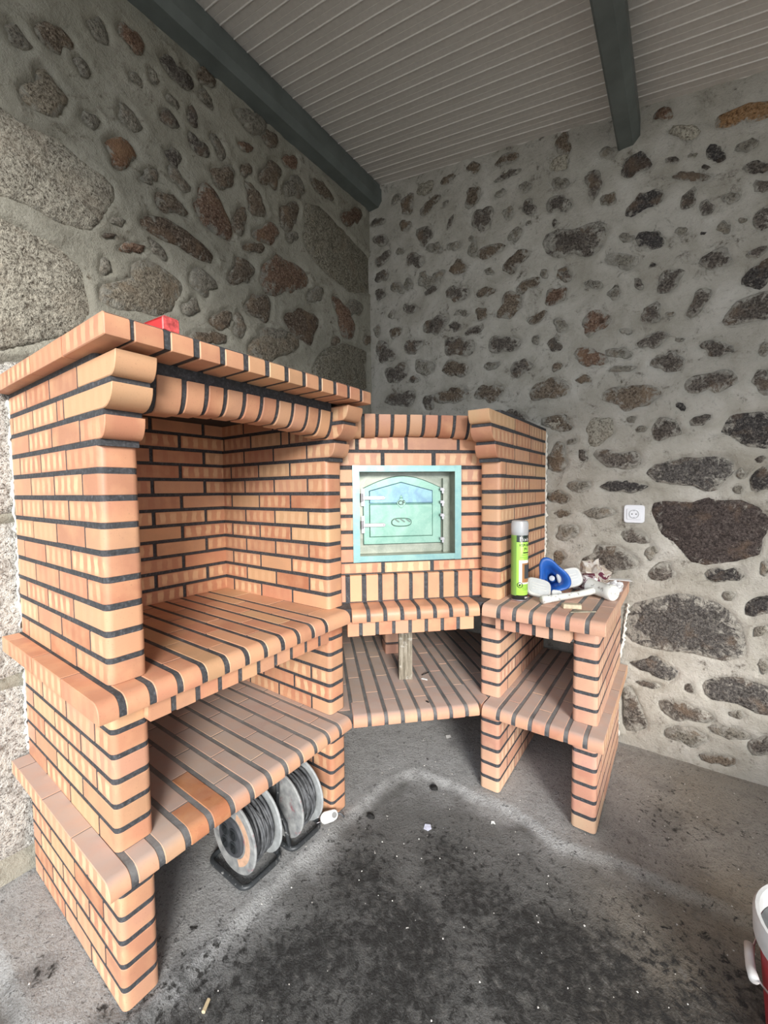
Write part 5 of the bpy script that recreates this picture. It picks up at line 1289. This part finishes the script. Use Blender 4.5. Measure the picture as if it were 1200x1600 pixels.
for d_ in (0.0, 0.014):
    MB().lathe([(0.0028, 0), (0.0028, .001), (0, .001)], 10, cap=False).obj('hole', dark_plastic, mal, T(-0.060 + d_ * .55, -0.0965 + d_ * .8, 0.0330))

def crumple(name, loc, size, mats, seed, label, cat, group=None, sub=3, rz=0.0, amp=0.35, floor_=True):
    import bmesh
    bm = bmesh.new()
    bmesh.ops.create_icosphere(bm, subdivisions=sub, radius=1.0)
    sd = Vector((seed * 3.7, seed * 1.3, seed * 2.1))
    for v in bm.verts:
        p = v.co.copy()
        n = noise.noise(p * 1.6 + sd) * 0.9 + abs(noise.noise(p * 3.7 + sd)) * 0.9 + abs(noise.noise(p * 8 + sd)) * 0.35
        s_ = 1 + amp * (n - 0.4) * 2
        v.co = Vector((p.x * size[0] * s_, p.y * size[1] * s_, p.z * size[2] * (1 + amp * 1.6 * (n - .3))))
    zmin = -size[2] * 0.45
    for v in bm.verts:
        if v.co.z < zmin: v.co.z = zmin + (v.co.z - zmin) * 0.02
        v.co.z -= zmin
    me = bpy.data.meshes.new(name)
    bm.to_mesh(me); bm.free()
    zm = min(v.co.z for v in me.vertices)
    for v in me.vertices: v.co.z -= zm
    me.materials.append(mats)
    o = link(name, me, None, T(*loc) @ RZ(rz))
    return tag(o, label, cat, group)
def film(name, c1, c2, c3, rough=0.25, scale=16):
    k = NT(name, rough); o = k.obj()
    k.col(k.ramp(k.noise(o, scale, 3, 0.6, 1.2), [(0.36, c1), (0.46, c2), (0.56, c3), (0.66, c2)], 'CONSTANT'))
    k.b.inputs['Coat Weight'].default_value = 0.6
    return k.m
crumple('plastic_wrapper', (-0.372, 2.065, CZ), (0.085, 0.065, 0.046), film('plum_and_silver_film', (0.10, 0.03, 0.045), (0.36, 0.31, 0.33), (0.66, 0.66, 0.68)), 1, 'crumpled plum and silver plastic wrapper between mallet and wall', 'wrapper', rz=0.3)
crumple('plastic_wrapper', (-0.330, 2.190, CZ), (0.060, 0.045, 0.080), film('plum_and_sand_film', (0.42, 0.36, 0.30), (0.52, 0.48, 0.44), (0.15, 0.04, 0.07)), 5, 'sand coloured wrapper standing highest at the back of the counter', 'wrapper', rz=0.8)
crumple('plastic_wrapper', (-0.470, 2.130, CZ), (0.050, 0.050, 0.030), film('dark_print_film', (0.03, 0.03, 0.035), (0.40, 0.38, 0.38), (0.20, 0.12, 0.13), 0.3, 28), 8, 'dark printed crumpled wrapper behind the respirator', 'wrapper', rz=-0.4)
crumple('plastic_wrapper', (-0.232, 2.095, CZ), (0.034, 0.050, 0.030), film('white_film', (0.55, 0.55, 0.58), (0.72, 0.72, 0.75), (0.78, 0.79, 0.80)), 11, 'small white plastic wrapper at the right edge of the counter', 'wrapper', rz=0.9)
crumple('mortar_lump', (-0.375, 1.862, CZ), (0.020, 0.016, 0.016), simple('rusty_lump', (0.42, 0.13, 0.07), 0.8, 0, 0.2, 60), 14, 'small rust red lump beside the mallet handle', 'debris', sub=2)
tp = MB().prism([(-0.09, -0.016), (0.05, -0.024), (0.055, 0.018), (-0.06, 0.016)], 0.0022, .0005).obj('paper_strip', simple('white_paper', (0.8, 0.81, 0.82), 0.6), None, T(-0.232, 2.235, CZ + .022) @ RZ(28) @ RY(3))
tag(tp, 'flat white paper strip pointing right at the back of the counter', 'paper')
cb = tag(MB().prism([(-.034, -.014), (.030, -.016), (.034, .012), (.006, .016), (-.036, .011)], 0.017, .002).obj('tile_chip', simple('sandy_chip', (0.55, 0.47, 0.34), 0.85, 0, 0.2, 60, 0.3), None, T(-0.330, 1.690, CZ) @ RZ(24)),
         'sandy broken chip on the counter edge under the mallet handle', 'debris')
fl_ = tag(MB().prism([(-.040, -.010), (.058, -.006), (-.010, .018)], 0.004, .001).obj('tile_flake', simple('olive_flake', (0.27, 0.25, 0.19), 0.85, 0, 0.3, 60, 0.3), None, T(-0.296, 1.652, CZ) @ RZ(36)),
          'thin grey pointed flake in front of the sandy chip', 'debris')

# red spirit level on the hood
red = simple('red_lacquer', (0.58, 0.035, 0.04), 0.3, 0, 0.15, 20)
lv = tag(empty('spirit_level', (-0.962, 0.506, ZT + .0006), R(4)), 'worn red spirit level lying on top of the hood', 'spirit level')
mb = MB().box((-0.26, -0.019, 0), (-0.004, -0.015, 0.030)).box((-0.26, 0.015, 0), (-0.004, 0.019, 0.030)).box((-0.26, -0.019, 0.026), (-0.004, 0.019, 0.030)).box((-0.26, -0.019, 0), (-0.004, 0.019, 0.003))
mb.obj('level_body', red, lv)
MB().prism([(-0.020, 0), (0.020, 0)] + arc(0.014, 0.026, 0.006, 0, 90, 3) + arc(-0.014, 0.026, 0.006, 90, 180, 3), 0.006, .0015, 0, T(-.005, 0, 0) @ YZ).obj('end_cap', simple('worn_red_cap', (0.60, 0.10, 0.10), 0.4, 0, 0.5, 90), lv, smooth=35)
MB().box((-0.16, -0.0195, 0.010), (-0.11, -0.0155, 0.022)).obj('vial', simple('vial_yellow', (0.6, 0.62, 0.1), 0.2), lv)

# ------------------------------------------------------------------ wall socket
so = tag(empty('wall_socket', (-0.185, WALL_Y - 0.004, 1.167), 0), 'white square power socket on the rubble wall left of the big dark stone', 'socket')
XZf = Matrix(((1, 0, 0, 0), (0, 0, -1, 0), (0, 1, 0, 0), (0, 0, 0, 1)))
MB().box((-0.041, 0, -0.041), (0.041, 0.03, 0.041)).obj('backing', M['mortar_right'], so)
wp = simple('socket_white', (0.78, 0.79, 0.84), 0.3)
MB().prism(sup(0.044, 0.044, 40, 0.28), 0.009, .0025, 0, XZf).obj('outer_frame', wp, so, smooth=35)
MB().prism(sup(0.031, 0.028, 40, 0.22), 0.004, .0012, 0, T(0, -0.0088, 0) @ XZf).obj('inner_plate', wp, so, smooth=35)
MB().lathe([(0.0215, .0), (0.0215, .0035), (0.0190, .0040), (0.0185, .0012), (0.0, .0012)], 32, 0, T(0, -0.0115, 0) @ RX(90), cap=False).obj('recess', simple('socket_shade_grey', (0.45, 0.46, 0.48), 0.4), so, smooth=35)
for x_ in (-0.0085, 0.0085):
    MB().lathe([(0.0028, 0), (0.0028, .001), (0, .001)], 12, 0, T(x_, -0.0128, 0) @ RX(90), cap=False).obj('pin_hole', simple('hole_black', (0.01, 0.01, 0.01), 0.5), so)
for z_ in (-0.0165, 0.0165):
    MB().box((-.003, -0.0160, z_ - .002), (.003, -0.0125, z_ + .002)).obj('earth_clip', M['steel'], so)

# ------------------------------------------------------------------ bucket at the right edge
bu = tag(empty('paint_bucket', (0.318, 1.262, -0.019), 0), 'red bucket with white rim standing at the right edge of the floor', 'bucket')
MB().lathe([(0.0, .002), (0.120, .002), (0.122, 0.0), (0.1452, 0.268), (0.1415, 0.268), (0.118, .008), (0.0, .008)], 48, cap=False).obj('bucket_body', simple('bucket_red', (0.36, 0.018, 0.03), 0.4, 0, 0.15, 12), bu, smooth=35)
MB().lathe([(0.1465, 0.262), (0.155, 0.264), (0.157, 0.31), (0.152, 0.319), (0.145, 0.318), (0.142, 0.30), (0.1445, 0.27)], 48, cap=False).obj('rim', simple('bucket_rim_white', (0.66, 0.67, 0.68), 0.4, 0, 0.12, 25), bu, smooth=35)
MB().lathe([(0.0, 0.262), (0.1430, 0.272)], 40, cap=False).obj('contents', simple('dried_plaster', (0.12, 0.125, 0.13), 0.9, 0, 0.3, 40, 0.5), bu)
hp = []
for i in range(25):
    a_ = math.pi * i / 24
    hp.append((-0.150 * math.sin(a_) * 0.98 - 0.008, 0.150 * math.cos(a_) - 0.01, 0.275 - 0.085 * math.sin(a_)))
MB().tube(hp, 0.0022, 6).obj('handle_wire', M['steel'], bu, smooth=True)
MB().tube([(-0.157, 0.028, 0.196), (-0.1595, 0.0, 0.1905), (-0.160, -0.03, 0.190), (-0.157, -0.058, 0.193)], [0.0105, 0.0095, 0.0095, 0.0105], 10).obj('handle_grip', simple('grip_white', (0.68, 0.67, 0.66), 0.45), bu, smooth=True)

# ------------------------------------------------------------------ litter
def fz(x, y): return float(floor_z(np.array([x]), np.array([y]))[0])
def flat(name, x, y, z, pts, h, mat, label, cat, rz=0, rx=0):
    return tag(MB().prism(pts, h, h * .2).obj(name, mat, None, T(x, y, z) @ RZ(rz) @ RX(rx)), label, cat)
flat('paper_scrap', -0.774, 1.346, fz(-.774, 1.346) + .001, [(-.014, -.010), (.004, -.015), (.016, -.004), (.010, .013), (-.012, .011)], .0015, simple('bluish_paper', (0.62, 0.64, 0.78), 0.6, 0, .2, 90), 'pale blue paper scrap on the floor in front of the oven', 'litter', 20, 8)
flat('paper_scrap', -0.574, 1.513, fz(-.574, 1.513) + .001, [(-.008, -.006), (.0, -.001), (.009, -.006), (.006, .006), (-.005, .007)], .002, simple('white_scrap', (0.85, 0.85, 0.82), 0.6), 'small white scrap on the floor near the middle brick leg', 'litter', 30, 15)
crumple('coal_lump', (-0.856, 1.546, fz(-.856, 1.546)), (0.020, 0.017, 0.009), simple('charcoal_black', (0.015, 0.015, 0.015), 0.9, 0, .3, 40, .4), 21, 'round charcoal black lump on the pale floor under the oven', 'debris', sub=2)
crumple('coal_lump', (-0.990, 1.262, fz(-.99, 1.262)), (0.018, 0.013, 0.006), simple('soot_lump', (0.02, 0.02, 0.02), 0.9), 22, 'flat sooty lump on the floor by the reels', 'debris', sub=2)
flat('paper_scrap', -0.965, 1.90, fz(-.965, 1.90) + .001, [(-.016, -.009), (.012, -.012), (.016, .008), (-.010, .012)], .002, simple('grey_scrap', (0.55, 0.55, 0.54), 0.7), 'grey scrap in the shadow at the back of the floor under the oven', 'litter', 60, 20)
wb = MB().tube([(-.013, 0, .005), (.013, .001, .005)], [.0052, .0048], 8).obj('wood_peg', simple('pale_wood', (0.62, 0.50, 0.32), 0.7, 0, .2, 60), None, T(-0.956, 0.529, fz(-.956, .529)) @ RZ(118), smooth=35)
tag(wb, 'pale wooden peg lying on the dark floor at the front', 'litter')
nl = MB().tube([(-.022, 0, .003), (.018, .0, .010)], .0022, 6).obj('nail', simple('black_nail', (0.02, 0.02, 0.02), 0.4, .5), None, T(-0.968, 1.672, Z2) @ RZ(62), smooth=True)
tag(nl, 'thin black nail on the dusty shelf under the oven', 'nail')
flat('plaster_chip', -0.948, 1.628, Z2 + .0003, [(-.015, -.005), (.016, -.004), (.012, .005), (-.012, .005)], .003, simple('chip_white', (0.85, 0.85, 0.84), 0.6), 'white plaster chip beside the nail under the oven', 'debris', 5)
flat('soot_crumb', -0.835, 1.456, Z2 + .0003, [(-.008, -.004), (.008, -.003), (.007, .004), (-.007, .004)], .003, simple('crumb_black', (0.02, 0.018, 0.018), 0.8), 'black crumb on the front of the shelf under the oven', 'debris', -20)
